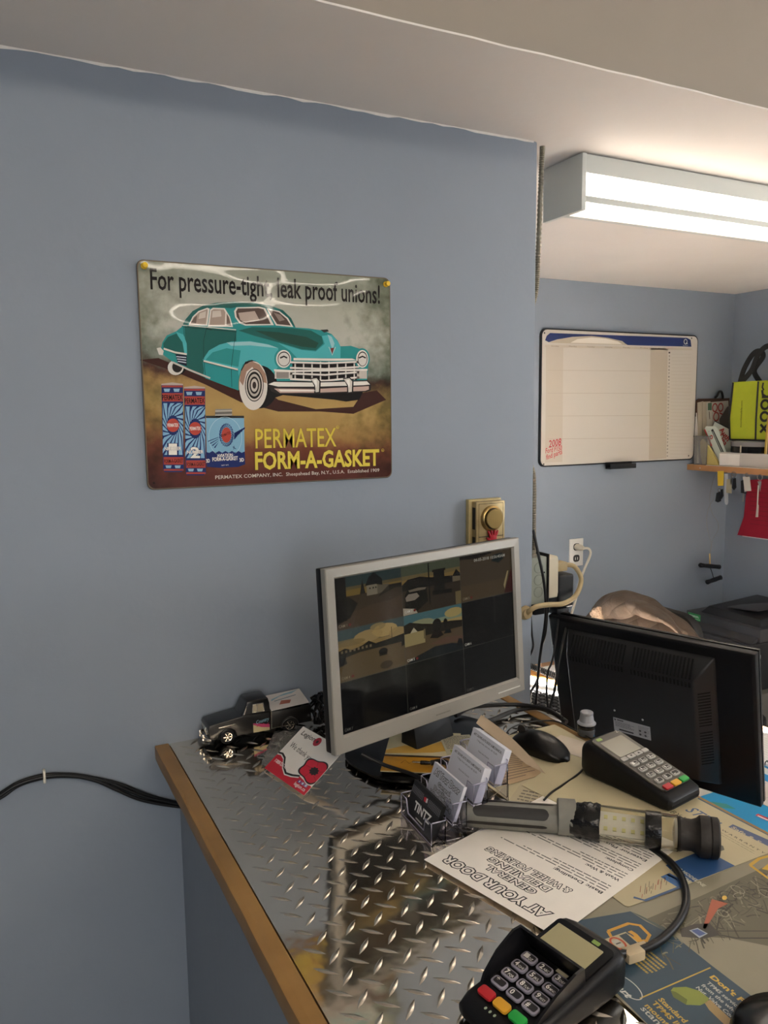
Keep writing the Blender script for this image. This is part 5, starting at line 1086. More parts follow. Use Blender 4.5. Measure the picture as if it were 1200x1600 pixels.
MB().tube([(0, -.042, 0), (.02, -.055, -.002), (.034, -.05, -.03), (.024, -.03, -.09), (.0, -.02, -.16), (-.02, -.02, -.24), (-.06, -.02, -.34), (-.12, -.02, -.42)], .0055, 8, n=6).build('cord', 'cord_white', pg, sm=60)
# ================================================================== armoured cable, junction box and adapters at the corner
mb = MB(); P_ = smooth([(1.099, 1.412, ZC+.002), (1.0965, 1.412, 2.15), (1.0915, 1.412, 2.0), (1.0865, 1.412, 1.92), (1.079, 1.425, 1.84), (1.079, 1.432, 1.6), (1.088, 1.415, 1.52), (1.092, 1.417, 1.42), (1.094, 1.418, 1.345)], 34)
mb.tube(P_, [.0048 if i % 2 else .0062 for i in range(len(P_))], 10); tag(mb.build('armoured_cable', mat('galvanised', '#8f8a7c', .4, .8), sm=30), 'ribbed metal armoured cable running down the wall corner', 'conduit')
jx = thing('junction_box', 'grey metal junction box at the wall corner', 'junction box', T(1.0705, 1.408, 1.226)); jm = mat('box_enamel', '#8f9488', .45, noise=.05, nscale=40)
MB().box(0, .054, 0, .062, 0, .108).build('box', jm, jx, bevel=.003)
for z in (.028, .056, .084): MB().lathe([(.0125, 0), (.0125, .0006), (.0112, .0006), (.0112, .0)], 24, T(.030, -.0001, z, rx=rad(90)), caps=False).build('knockout_ring', mat('enamel_dark', '#767b70', .5), jx)
for x, z in ((.008, .045), (.008, .072), (.046, .072)): MB().lathe([(.002, 0), (.002, .0006), (.0001, .0006)], 10, T(x, 0, z, rx=rad(90))).build('screw_hole', 'slot_black', jx)
MB().box(.0545, .0575, -.004, .066, -.004, .114).build('cover_plate', 'black_gap', jx)
MB().lathe([(.010, .108), (.010, .114), (.0075, .116), (.0075, .124)], 16, T(.022, .012, 0)).build('cable_connector', 'galvanised', jx, sm=40)
ad_ = thing('outlet_adapter', 'cream outlet tap plugged into the junction box', 'adapter', T(1.129, 1.412, 1.232)); mat('cream_plastic', '#c6bda6', .45)
MB().loft([[(x, y, z) for y, z in rrect(.056-d, .098-d, .006, 3, .028, .05)] for x, d in ((0, .004), (.002, 0), (.030, 0), (.036, .012))]).build('body', 'cream_plastic', ad_, sm=35)
pl_ = thing('beige_plug', 'beige plug with thick cord looping to the wall grommet', 'plug', T(1.1655, 1.425, 1.30)); mat('cord_beige', '#a5926b', .5, noise=.08, nscale=60)
MB().box(0, .034, 0, .03, -.010, .012).build('plug_body', 'cord_beige', pl_, bevel=.004)
def loc(o, L): I_ = o.matrix_world.inverted(); return [I_ @ Vector(q) for q in L]
bpy.context.view_layer.update()
cpts = [(1.198, 1.44, 1.302), aty(897, 885, 1.43), aty(908, 905, 1.42), aty(900, 930, 1.40), aty(880, 943, 1.385), aty(855, 945, 1.375), aty(838, 948, 1.368), aty(828, 954, 1.372), aty(823, 960, 1.386)]
MB().tube(loc(pl_, cpts), .0058, 10, n=10).build('cord', 'cord_beige', pl_, sm=60)
g_ = aty(820, 957, WY); MB().lathe([(.016, 0), (.016, .004), (.012, .008), (.012, .012), (.009, .014)], 18, Matrix.Translation(loc(pl_, [g_])[0]) @ T(rx=rad(90))).build('grommet', 'cord_beige', pl_, sm=40)
pa = thing('power_adapter', 'black wall-wart adapter hanging below the cream tap', 'adapter', T(1.167, 1.418, 1.205))
MB().box(0, .046, 0, .05, 0, .078).build('body', 'black_plastic', pa, bevel=.006, bseg=3); MB().box(-.006, .030, -.004, .052, -.016, .0).build('lower_body', 'black_plastic', pa, bevel=.005)
pb = thing('power_adapter', 'second black adapter tucked under the junction box', 'adapter', T(1.1, 1.42, 1.196)); MB().box(0, .044, 0, .04, 0, .026).build('body', 'black_plastic', pb, bevel=.004)
def hang(lab, L, r): cable('hanging_cord', lab, L, r, group='black cords hanging at the wall corner')
hang('black cord slanting past the junction box from the wall corner', [aty(833, 828, 1.40), aty(842, 870, 1.39), aty(850, 910, 1.385), aty(853, 950, 1.385), aty(851, 980, 1.39), aty(846, 1010, 1.40), aty(842, 1040, 1.41), aty(839, 1080, 1.42), aty(836, 1110, 1.43)], .0032)
hang('black cord falling from the smaller adapter', [aty(855, 958, 1.43), aty(852, 990, 1.43), aty(845, 1015, 1.44), aty(842, 1050, 1.45), aty(836, 1070, 1.46), aty(829, 1082, 1.46), aty(828, 1102, 1.46)], .0028)
hang('thin black cord falling from the hanging adapter', [aty(874, 958, 1.42), aty(871, 980, 1.38), aty(868, 1005, 1.355), aty(862, 1035, 1.35), aty(856, 1050, 1.35), aty(854, 1080, 1.35), aty(856, 1105, 1.35)], .0022)
hang('grey-black cord hanging closest to the black monitor', [aty(889, 958, 1.42), aty(884, 985, 1.38), aty(877, 1015, 1.36), aty(871, 1050, 1.35), aty(866, 1080, 1.35), aty(856, 1115, 1.35)], .003)
hang('short black cord at the sign wall edge beside the silver monitor', [aty(829, 962, 1.40), aty(831, 990, 1.40), aty(833, 1010, 1.40), aty(828, 1025, 1.405)], .0024)
MB().tube([aty(832, 802, 1.40), aty(836, 806, 1.395), aty(837, 814, 1.395), aty(833, 820, 1.40), aty(831, 830, 1.402)], .0016, 8, n=6)
# ================================================================== shelf on the side wall
SZ = 1.402; sX = 3.028
sf = thing('wall_shelf', 'plain wooden shelf above the hanging keys', 'shelf', T(sX, 2.15, SZ-.027)); MB().box(0, RX-sX, 0, FARY-2.15, 0, .027).build('board', mat('shelf_pine', '#a5764b', .5, noise=.1, nscale=10), sf, bevel=.001)
for x in (.06,): MB().lathe([(.003, 0), (.003, .002)], 10, T(-.001, FARY-2.15-.08, .013, ry=rad(-90))).build('nail_head', 'screw_steel', sf)
# things standing on the shelf; X = distance plane each stands in
def face(px, X=None, Y=None): return [atx(x, y, X) if X else aty(x, y, Y) for x, y in px]
def slab(name, label, cat, px, X=None, Y=None, thick=.01, m='paper_white', part='body', group=None):
    """a flat upright thing: outline in its own upright plane, given thickness away from the room"""
    F_ = face(px, X, Y); lo = min(F_, key=lambda q: q.z); o = thing(name, label, cat, Matrix.Translation(lo), group); d = Vector((thick, 0, 0)) if X else Vector((0, thick, 0))
    mb = MB(); n_ = len(F_); mb.add([q-lo for q in F_]+[q-lo+d for q in F_], [tuple(range(n_)), tuple(range(2*n_-1, n_-1, -1))]+[(i, (i+1) % n_, n_+(i+1) % n_, n_+i) for i in range(n_)])
    mb.build(part, m, o); return o, lo
def flatprint(o, lo, A, X=None, Y=None, name='print', m=None):
    if X: A.build(name, m or matink, o, fn=lambda q: (X-q[2]-lo.x, -q[0]-lo.y, q[1]-lo.z))
    else: A.build(name, m or matink, o, fn=lambda q: (q[0]-lo.x, Y-q[2]-lo.y, q[1]-lo.z))
def fx(X): return lambda x, y: (-atx(x, y, X).y, atx(x, y, X).z)
XA = 3.10
o, lo = slab('clipboard', 'brown clipboard with black clip at the back of the shelf', 'clipboard', [(1088,728),(1087,627),(1092,623),(1140,622),(1142,728)], Y=2.729, thick=.005, m=mat('hardboard', '#4f3428', .6))
q = aty(1124, 622, 2.729); MB().tube([q-lo+Vector((-.03, 0, 0)), q-lo+Vector((-.02, -.004, .012)), q-lo+Vector((-.008, -.004, .03)), q-lo+Vector((.008, -.004, .03)), q-lo+Vector((.018, -.004, .01)), q-lo+Vector((.024, 0, 0))], .006, 8, n=6).build('clip', 'frame_black', o, sm=60)
mat('plate_white', '#c2bdb2', .4); mat('plate_cream', '#b5ab98', .4)
for k, (px, X_, lab) in enumerate(([((1091,726),(1090,629),(1099,627),(1103,726)), 2.722, 'rearmost pale licence plate leaning on the clipboard'], [((1097,727),(1098,628),(1110,627),(1116,727)), 2.714, 'middle licence plate leaning on the clipboard'], [((1106,727),(1104,629),(1138,626),(1143,727)), 2.706, 'front licence plate with red number 86 on the shelf'])):
    o, lo = slab('licence_plate', lab, 'licence plate', px, Y=X_, thick=.002, m='plate_cream' if k < 2 else 'plate_white', group='licence plates on the shelf')
    if k == 2:
        f = lambda x, y: (aty(x, y, X_).x, aty(x, y, X_).z); A = Art(1e-4); A.poly([f(*z) for z in ((1106,630),(1112,629),(1112,641),(1106,641))], '#4f7058', 0)
        def rot8(c, cx, cy): A.ring(*f(cx-4, cy), .016, .019, .007, '#a4403a', 1, 18); A.ring(*f(cx+5, cy-.5), .016, .019, .007, '#a4403a', 1, 18)
        rot8('8', 1121, 637); A.ring(*f(1119, 651), .018, .02, .007, '#a4403a', 1, 18); A.line([f(1124, 645), f(1130, 648), f(1131, 654)], .007, '#a4403a', 1)
        A.line([f(1108, 643), f(1109, 655)], .004, '#3a342e', 1); A.line([f(1113, 644), f(1114, 664)], .002, '#7a7264', 1); flatprint(o, lo, A, Y=X_)
o, lo = slab('tool_case', 'grey folded pouch behind the tote bag', 'pouch', [(1128,690),(1124,655),(1136,636),(1146,630),(1146,690)], X=3.19, thick=.02, m=mat('pouch_grey', '#4f4c48', .6))
o, lo = slab('dealer_plate', 'white plate with red lettering tilted against the tote bag', 'licence plate', [(1130,728),(1114,664),(1117,658),(1140,670),(1148,728)], X=3.12, thick=.002, m=mat('plate_mint', '#c3ccc0', .4))
f = fx(3.12); A = Art(1e-4); A.text('Auth', f(1124, 672), f(1136, 690), .024, '#b3403a', 1, .03); A.text('Dea', f(1123, 682), f(1131, 697), .028, '#b3403a', 1, .03); A.line([f(1114, 664), f(1117, 658), f(1140, 670)], .005, '#2a2a28', 0); flatprint(o, lo, A, X=3.12)
o, lo = slab('slotted_plate', 'white slotted plate frame with a red edge leaning sideways on the shelf', 'licence plate', [(1125,727),(1101,670),(1103,666),(1118,666),(1121,670),(1142,727)], X=3.07, thick=.003, m='plate_mint')
f = fx(3.07); A = Art(1e-4); A.line([f(1101, 671), f(1112, 697)], .008, '#a8322e', 0); A.poly([f(*z) for z in ((1111,672),(1114,670),(1137,719),(1136,723),(1133,721))], '#1c1d1c', 0); A.line([f(1113.5, 674), f(1134.5, 719)], .005, '#8f968d', 1); A.ring(*f(1111.5, 683), .007, .008, .005, '#b3403a', 1, 14); A.lines(*f(1107, 676), *(f(1109, 672)), 1, '#77706a', .003, 1); flatprint(o, lo, A, X=3.07)
o, lo = slab('notepad', 'yellow curled notepad leaning on the shelf', 'notepad', [(1098,728),(1095,712),(1094,690),(1097,686),(1104,694),(1113,708),(1120,720),(1123,727)], X=3.05, thick=.012, m=mat('pad_yellow', '#b9a862', .6))
bn = thing('plastic_bin', 'clear plastic bin at the end of the shelf beside the whiteboard', 'bin', Matrix.Translation((3.045, 2.640, SZ))); clr = mat('bin_clear', '#d8d6d2', .12, trans=.8, ior=1.15)
MB().box(0, .003, 0, .075, 0, .135).build('front_wall', clr, bn); MB().box(.20, .203, 0, .075, 0, .135).build('back_wall', clr, bn); MB().box(.003, .2, 0, .003, 0, .135).build('side_wall', clr, bn); MB().box(.003, .2, .072, .075, 0, .135).build('side_wall', clr, bn); MB().box(.003, .2, .003, .072, 0, .003).build('bottom', clr, bn); MB().tube([(-.002, -.002, .135), (.205, -.002, .135), (.205, .077, .135), (-.002, .077, .135), (-.002, -.002, .135)], .003, 6).build('rim', clr, bn)
o, lo = slab('envelope', 'white envelope standing in the clear bin', 'envelope', [(1085,724),(1083,646),(1088,645),(1092,724)], X=3.065, thick=.003, m='paper_white')
# tote bag on a tin on a box
lime = mat('tote_lime', '#a3ad22', .6, noise=.04, nscale=20); mat('piping_black', '#141413', .6)
bxo = thing('cardboard_box', 'flat white cardboard box on the shelf under the round tin', 'box', Matrix.Translation((3.045, 2.305, SZ+.0022))); MB().box(0, .22, 0, .26, 0, .062).build('body', mat('box_white', '#bdb6ad', .6), bxo, bevel=.001)
MB().box(-.0006, 0, .15, .26, .002, .056).build('end_flap', 'paper_white', bxo)
tn = thing('round_tin', 'round black tin with a clear lid under the tote bag', 'tin', Matrix.Translation((3.165, 2.45, SZ+.0625))); MB().lathe([(.118, 0), (.12, .002), (.12, .030), (.118, .031)], 40).build('tin', 'black_gloss', tn, sm=40); MB().lathe([(.1205, .0312), (.1205, .05), (.112, .056), (.001, .0565)], 40).build('lid', mat('lid_clear', '#b9b6b8', .15, trans=.55, ior=1.2), tn, sm=40)
MB().box(-.1225, -.120, -.004, .004, .004, .036).build('latch', 'chrome', tn)
tb = thing('tote_bag', 'lime green tote bag with black handles on the shelf', 'bag', Matrix.Translation((3.165, 2.475, SZ+.121)))
bz, bw2 = .262, .11
def R4(x0, x1, y0, y1, z): return [(x0, y0, z), (x1, y0, z), (x1, y1, z), (x0, y1, z)]
MB().loft([R4(-.085, .10, -.16, .062, 0), R4(-.09, .105, -.16, .066, .10), R4(-.082, .10, -.16, .060, bz)]).build('body', lime, tb)
MB().loft([[(-.02, .064, 0), (.10, .066, 0), (.10, .11, 0), (-.02, .095, 0)], [(-.02, .064, .1), (.10, .066, .1), (.10, .112, .1), (-.02, .1, .1)], [(-.02, .058, bz-.006), (.10, .06, bz-.006), (.1, .072, bz-.006), (-.02, .066, bz-.006)]]).build('side_panel', lime, tb)
for L in ([(-.087, .064, .001), (-.092, .068, .10), (-.084, .062, bz)], [(-.087, -.072, .001), (-.092, -.074, .10), (-.084, -.070, bz)], [(-.087, .064, .002), (-.087, -.16, .002)]): MB().tube(L, .0042, 6).build('piping', 'piping_black', tb, sm=60)
MB().tube([(-.082, .062, bz), (-.082, -.16, bz)], .003, 6).build('piping', 'tote_lime', tb, sm=60)
def strap(L):
    P_ = smooth(L, 8); mb = MB(); rings = []
    for i, q in enumerate(P_):
        t_ = (P_[min(i+1, len(P_)-1)]-P_[max(i-1, 0)]).normalized(); s_ = Vector((1, 0, 0)).cross(t_).normalized()*.012; e_ = Vector((.0015, 0, 0)); rings.append([q-s_-e_, q+s_-e_, q+s_+e_, q-s_+e_])
    mb.loft(rings).build('handle', 'piping_black', tb)
strap([(-.055, .05, bz-.005), (-.055, .03, bz+.06), (-.05, -.005, bz+.12), (-.05, -.04, bz+.135), (-.05, -.062, bz+.11), (-.05, -.02, bz+.05), (-.05, -.055, bz-.004)])
strap([(-.075, .03, bz-.005), (-.07, -.02, bz+.05), (-.07, -.05, bz+.115), (-.07, -.09, bz+.15), (-.07, -.13, bz+.14), (-.07, -.14, bz+.07), (-.07, -.145, bz-.005)])
A = Art(2e-4)     # print on the front, u along -y (reading plane), v up
for k, t in enumerate(('X', 'O', 'O', 'R')):
    cy_ = .055+k*.052
    if t == 'O': A.ring(.118, cy_, .019, .019, .011, '#15150f', 0, 20)
    elif t == 'X': A.line([(.100, cy_-.018), (.136, cy_+.018)], .011, '#15150f', 0); A.line([(.136, cy_-.018), (.100, cy_+.018)], .011, '#15150f', 1)
    else: A.line([(.136, cy_-.018), (.100, cy_-.018)], .011, '#15150f', 0); A.line([(.122, cy_-.018), (.104, cy_-.008), (.100, cy_+.012)], .011, '#15150f', 1)
A.line([(.104, .255), (.1, .235), (.108, .222)], .008, '#15150f', 0)
A.build('lettering', matink, tb, fn=lambda q: (-.0945+.0*q[0]-q[2], -q[0], q[1]))
A = Art(2e-4); A.text('xoordomobile.com', (.002, .058), (.002, .178), .010, '#2b2e12', 0, 0); A.build('web_address', matink, tb, fn=lambda q: (-.0945-q[2], -q[0], q[1]))
o, lo = slab('picture_frame', 'gold picture frame standing at the shelf front', 'picture frame', [(1192,733),(1199,648),(1240,652),(1236,738)], X=3.05, thick=.018, m=mat('frame_gold', '#b99a45', .3, .8)); o2 = slab
f = fx(3.05); A = Art(2e-4); A.poly([f(*z) for z in ((1195,729),(1201,655),(1237,658),(1233,734))], '#e0c884', 0); A.poly([f(*z) for z in ((1196.5,727),(1202,659),(1236,662),(1232,731))], '#6b5330', 1); flatprint(o, lo, A, X=3.05)
sl_ = thing('papers_on_shelf', 'white sheet lying flat under the things on the shelf', 'paper', Matrix.Translation((3.032, 2.30, SZ)));  MB().box(0, .008, 0, .33, 0, .002).build('sheet', 'paper_white', sl_)
# ================================================================== keys on the shelf edge
KX = sX-.004
def hooks(px, py): q = atx(px, py, KX); return q
def keyset(lab, px, parts, grp='keys hanging from the shelf edge'):
    t = thing('key_set', lab, 'keys', Matrix.Translation(hooks(*px)), grp); b0 = hooks(*px)
    for kind, poly, m_ in parts:
        if kind == 'ring':
            c = atx(poly[0], poly[1], KX-.004)-b0; MB().tube([c+Vector((0, poly[2]*cos(a), poly[2]*sin(a))) for a in [2*pi*i/20 for i in range(21)]], .0016, 6).build('ring', 'chrome', t, sm=60)
        else:
            F_ = [atx(x, y, KX-.004)-b0 for x, y in poly]; d = Vector((.007 if kind == 'fob' else .0022, 0, 0)); n_ = len(F_); mb = MB()
            mb.add([q-d for q in F_]+F_, [tuple(range(n_)), tuple(range(2*n_-1, n_-1, -1))]+[(i, (i+1) % n_, n_+(i+1) % n_, n_+i) for i in range(n_)]); mb.build({'fob': 'fob', 'tag': 'tag', 'key': 'key', 'strap': 'strap'}[kind], m_, t, bevel=.0012 if kind == 'fob' else 0)
    return t
mat('tag_yellow', '#c9a92a', .5); mat('tag_white', '#b9b5ab', .5); mat('fob_black', '#101012', .4); mat('key_steel', '#a5a098', .3, .9)
keyset('black fob and keys on a yellow tag', (1124, 735), [('tag', [(1121.5,736),(1131,736),(1130.5,759),(1122,759)], 'tag_yellow'), ('ring', (1124, 766, .008), None), ('fob', [(1121,770),(1126,768),(1127,783),(1123,785),(1119,783)], 'fob_black'), ('fob', [(1127.5,765),(1130,764),(1131,775),(1128,780)], 'fob_black')])
keyset('key ring with a cream tag and black fob', (1146, 738), [('ring', (1146.5, 741, .012), None), ('tag', [(1136,749),(1144,748),(1143,771),(1135,770)], mat('tag_cream2', '#a39a80', .5)), ('fob', [(1147,748),(1150,747),(1151,762),(1148,766),(1145,762)], 'fob_black'), ('key', [(1142,745),(1145,744),(1143,758),(1141,758)], 'key_steel')])
keyset('black fob with a white tag', (1166, 741), [('fob', [(1159,751),(1162,750),(1163,769),(1168,769),(1166,771),(1159,770)], 'fob_black'), ('tag', [(1161,745),(1171.5,745),(1174,767),(1164,767.5)], 'tag_white'), ('key', [(1161,771),(1163,771),(1162,784),(1160,784)], 'key_steel'), ('ring', (1167, 742, .008), None)])
keyset('single key on a long pale lanyard chain', (1188, 743), [('ring', (1187.5, 746, .012), None), ('key', [(1184,752),(1190,752),(1188,768),(1186,758)], 'key_steel'), ('strap', [(1184.5,758),(1186,758),(1184.5,788),(1185.5,790),(1184.5,808),(1181,808),(1183,789)], 'tag_white')])
o, lo = slab('window_scraper', 'long white plastic key blank handle hanging behind the cream tag', 'tool', [(1132,740),(1137,740),(1138,785),(1136,789),(1133,788),(1132,783)], X=KX-.001, thick=.0008, m=mat('white_plastic', '#a9adb3', .5))
# ================================================================== red notice, T-handle wire cutter
o, lo = slab('red_notice', 'red paper notice hanging on the wall under the shelf', 'notice', [(1168,750),(1205,748),(1205,843),(1152,836),(1162,808)], X=RX-.012, thick=.001, m=mat('notice_red', '#a3182f', .6, noise=.05, nscale=20))
f = fx(RX-.012); A = Art(2e-4)
for k in range(9): A.line([f(1172, 762+k*7), f(1205, 764+k*7.3)], .002, '#7d1023', 0)
flatprint(o, lo, A, X=RX-.012)
o, lo = slab('white_notice', 'white paper showing below the red notice', 'notice', [(1160,832),(1205,838),(1205,844.5),(1160,838)], X=RX-.008, thick=.001, m='paper_white')
TX = aty(1108, 884, 2.66)
wc = thing('wire_cutter', 'two black T-handles of a cutting wire hanging under the shelf', 'hand tool', Matrix.Translation(TX))
def thandle(p0, p1, nm='grip'):
    p0, p1 = Vector(p0), Vector(p1); d = p1-p0; MB().tube([p0, p0+d*.04, p0+d*.2, p0+d*.5, p0+d*.8, p0+d*.96, p1], [.008, .012, .010, .0115, .010, .012, .008], 12).build(nm, 'frame_black', wc, sm=50)
h0, h1 = aty(1093, 883, 2.66)-TX, aty(1125, 886, 2.66)-TX; thandle(h0, h1); k0, k1 = aty(1104, 910, 2.65)-TX, aty(1127, 902, 2.65)-TX; thandle(k0, k1)
mid = (h0+h1)/2; MB().tube([mid, aty(1109, 865, 2.66)-TX], .0036, 8).build('brass_stem', mat('brass', '#c9a86a', .3, .9), wc); MB().tube([mid, aty(1113, 896, 2.66)-TX, (k0+k1)/2], .002, 8).build('lower_stem', 'frame_black', wc)
wire = [aty(x, y, 2.66)-TX for x, y in ((1109,866),(1111,850),(1106,830),(1104,812),(1107,795),(1112,785),(1115,780))]; MB().tube(wire, .0007, 6, n=6).build('wire', 'galvanised', wc)
wire = [aty(x, y, 2.66)-TX for x, y in ((1110,866),(1113,845),(1122,828),(1121,815),(1112,800),(1109,775),(1116,745),(1120,738))]; MB().tube(wire, .0007, 6, n=6).build('wire', 'galvanised', wc)
# ================================================================== desk below the counter and what lies on it
dk = thing('desk', 'low wooden desk behind the counter, under the black monitor', 'desk', T(1.075, .2, 0)); mat('desk_wood', '#a8794d', .4, noise=.1, nscale=9)
MB().box(0, .885, 0, 2.03, DZ-.03, DZ).build('desk_top', 'desk_wood', dk, bevel=.002)
for x, y in ((.03, .03), (.82, .03), (.03, 1.96), (.82, 1.96)): MB().box(x, x+.04, y, y+.04, 0, DZ-.03).build('leg', 'desk_wood', dk)
mat('paper_bright', '#eeebe6', .7)
bl_ = thing('bounce_sheet', 'large white sheet added on the sunlit desk to whiten the bounced light', 'paper', T(1.14, 1.46, DZ)); MB().box(0, .68, 0, .73, 0, .0008).build('sheet', 'paper_bright', bl_)  # added reflector sheet: throws sun up to the alcove ceiling
def desk_sheet(name, label, cat, px, m, h=.001, thick=.001):
    P_ = [atz(x, y, DZ+h) for x, y in px]; c = P_[0].copy(); o = thing(name, label, cat, Matrix.Translation((c.x, c.y, DZ+h)))
    MB().prism([(q.x-c.x, q.y-c.y) for q in P_], 0, thick).build('sheet', m, o); return o, c
o, c = desk_sheet('desk_pad', 'sunlit white pad with an orange strip and wire binding on the desk', 'notepad', [(800,1046),(815,1038),(900,1072),(960,1115),(930,1150),(800,1110)], 'paper_bright', .0014, .004)
P_ = [atz(x, y, DZ+.006)-Vector((c.x, c.y, DZ+.001)) for x, y in ((818,1042),(880,1068),(884,1078),(818,1050))]; MB().prism([(q.x, q.y) for q in P_], .0042, .0052).build('orange_strip', mat('strip_orange', '#c98740', .6), o)
b0_, b1_ = atz(822, 1040, DZ+.008), atz(878, 1062, DZ+.008)
for k in range(22):
    q = b0_.lerp(b1_, k/21)-Vector((c.x, c.y, DZ+.001)); MB().tube([q+Vector((.006*cos(a), .010*cos(a), .010*sin(a)+.004)) for a in [2*pi*i/12 for i in range(13)]], .0022, 6).build('binding_loop', 'frame_black', o)
kb = thing('keyboard', 'pale keyboard on the sunlit desk behind the hanging cords', 'keyboard', frame(atz(822, 1100, DZ+.012), atz(900, 1126, DZ+.012)-atz(822, 1100, DZ+.012), atz(835, 1075, DZ+.012)-atz(822, 1100, DZ+.012)))
MB().box(-.06, .36, -.018, .108, -.006, .012).build('case', mat('kb_case', '#b5b0a8', .5), kb, bevel=.003)
me_k = None
for r_ in range(5):
    for c_ in range(18):
        if me_k is None: ob = MB().box(-.0085, .0085, -.0085, .0085, 0, .006).build('key', mat('kb_key', '#2e2c2b', .5), kb, bevel=.001); me_k = ob.data
        else: ob = bpy.data.objects.new('key', me_k); COL.objects.link(ob); ob.parent = kb
        ob.matrix_local = T(-.045+c_*.0222+r_*.004, -.003+r_*.0222, .0122)
def desk_rect(name, label, cat, x0, x1, y0, y1, m, h, thick):
    o = thing(name, label, cat, T(x0, y0, DZ+h)); MB().box(0, x1-x0, 0, y1-y0, 0, thick).build('sheet', m, o); return o
o = desk_rect('cyan_catalogue', 'bright cyan catalogue lying on the desk under the black monitor', 'catalogue', 1.30, 1.56, .80, 1.285, mat('print_cyan', '#2391c4', .4), .0006, .003)
A = Art(1e-4)
def dp(*L): return [(atz(x, y, DZ+.004).x-1.30, atz(x, y, DZ+.004).y-.80) for x, y in L]
A.poly(dp((1180,1274),(1184,1271),(1215,1284),(1215,1290)), '#c23a4a', 0); q = dp((1184,1274.5),(1205,1283.5)); A.line(q, .004, '#efe6e6', 1); A.poly(dp((1110,1252),(1135,1256),(1150,1264),(1125,1262)), '#3d8f8a', 0); A.rect(.14, .44, .20, .48, '#cfc8be', 0)
A.build('print', matink, o, M=T(z=.0031))
o = desk_rect('desk_form', 'pale form sheet on the desk between the cyan catalogue and the notebook', 'paper', 1.55, 1.70, .84, 1.34, mat('form_pale', '#cfc4bd', .7), .0040, .001)
A = Art(1e-4)
for k in range(9): A.rect(.03, .02+k*.05, .12, .021+k*.05, '#8f97a8', 0)
A.build('ruled_lines', matink, o, M=T(z=.0011))
o = desk_rect('blue_form', 'blue and white printed form beside the spiral notebook', 'paper', 1.655, 1.80, .90, 1.36, mat('form_blue', '#2f8cc4', .5), .0055, .001)
A = Art(1e-4); A.rect(.03, .30, .06, .40, '#d5d3d0', 0); A.rect(.01, .1, .06, .2, '#d5d3d0', 0); A.build('print', matink, o, M=T(z=.0011))
o = desk_rect('desk_notebook', 'white spiral notebook on the desk beyond the black monitor', 'notebook', 1.725, 1.94, .95, 1.42, 'paper_bright', .0070, .006)
A = Art(1e-4)
for k in range(14): A.rect(.02+k*.013, .02, .0208+k*.013, .45, '#a9b3c4', 0)
A.build('ruled_lines', matink, o, M=T(z=.0061))
for k in range(28): MB().tube([(.006+.006*cos(a), .02+k*.016, .004+.007*sin(a)) for a in [2*pi*i/10 for i in range(11)]], .0014, 6).build('binding_loop', 'frame_black', o)
# ================================================================== printer on a low cabinet
PX0, PX1, PY0, PY1, PZ0, PZ1 = 2.83, 3.28, 2.20, 2.60, .45, .775
cab = thing('low_cabinet', 'low grey cabinet under the printer', 'cabinet', T(PX0-.02, PY0-.03, 0)); MB().box(0, .48, 0, .47, 0, PZ0).build('body', mat('cab_grey', '#5d5c58', .5), cab, bevel=.003); MB().box(-.006, 0, .02, .45, .03, PZ0-.03).build('door', 'cab_grey', cab, bevel=.002)
pr = thing('printer', 'black multifunction printer with a green sticker in the far corner', 'printer', T(PX0, PY0, PZ0)); mat('printer_black', '#222225', .45); mat('printer_top', '#3d3d40', .45)
W_, D_ = PX1-PX0, PY1-PY0
MB().box(.02, W_, 0, D_, 0, .215).build('body', 'printer_black', pr, bevel=.008, bseg=3)
MB().box(.0, .03, .03, D_-.03, .10, .165).build('paper_slot_hood', 'printer_black', pr, bevel=.006); MB().box(.017, .022, .06, D_-.06, .06, .10).build('paper_slot', 'slot_black', pr)
MB().loft([[(-.03, y, .165) for y in (.01, D_-.01)]+[(.08, y, .222) for y in (D_-.01, .01)], [(-.03, y, .180) for y in (.01, D_-.01)]+[(.08, y, .240) for y in (D_-.01, .01)]]).build('control_panel', 'printer_top', pr, bevel=.003)
MB().box(.075, W_, .0, D_, .2155, .275).build('scanner_lid', 'printer_top', pr, bevel=.006)
MB().loft([[(.10, .02, .275), (W_, .02, .275), (W_, D_-.06, .275), (.10, D_-.06, .275)], [(.12, .04, .305), (W_, .03, .325), (W_, D_-.09, .325), (.12, D_-.09, .310)]]).build('feeder', 'printer_black', pr, bevel=.005)
MB().box(.16, .42, .05, .21, .333, .338, T(rx=rad(-6))).build('feeder_tray', 'printer_top', pr, bevel=.002)
cpM = frame((-.012, D_*.5, .1905), (0, -1, 0), (.11, 0, .06)); A = Art(1e-4); A.rect(-.02, .02, .05, .07, '#3c3d42', 0); A.lines(-.135, .052, -.10, .062, 1, '#8f8f92', .006, 0, .05)
for k in range(4): A.poly(ell(.08+k*.018, .04, .006, .006, 10), '#3a3a3e', 0)
A.build('panel_print', matink, pr, M=cpM)
A = Art(1e-4); A.rect(0, 0, .072, .046, '#2c8a4a', 0); A.lines(.008, .028, .064, .038, 2, '#d6e6d8', .003, 1, .1); A.lines(.012, .008, .06, .016, 1, '#d6e6d8', .005, 1, .05); A.line([(.002, .022), (.07, .022)], .0015, '#d6e6d8', 1)
A.build('green_sticker', matink, pr, M=frame((.0746, D_-.012, .222), (0, -1, 0), (0, 0, 1)))
A = Art(1e-4); A.poly(rrect(.03, .02, .004, 3), '#a9a9ac', 0); A.text('H', (-.005, -.005), (.005, -.005), .010, '#33333a', 1, .02); A.build('badge', matink, pr, M=frame((.07, -.0008, .155), (1, 0, 0), (0, 0, 1)))
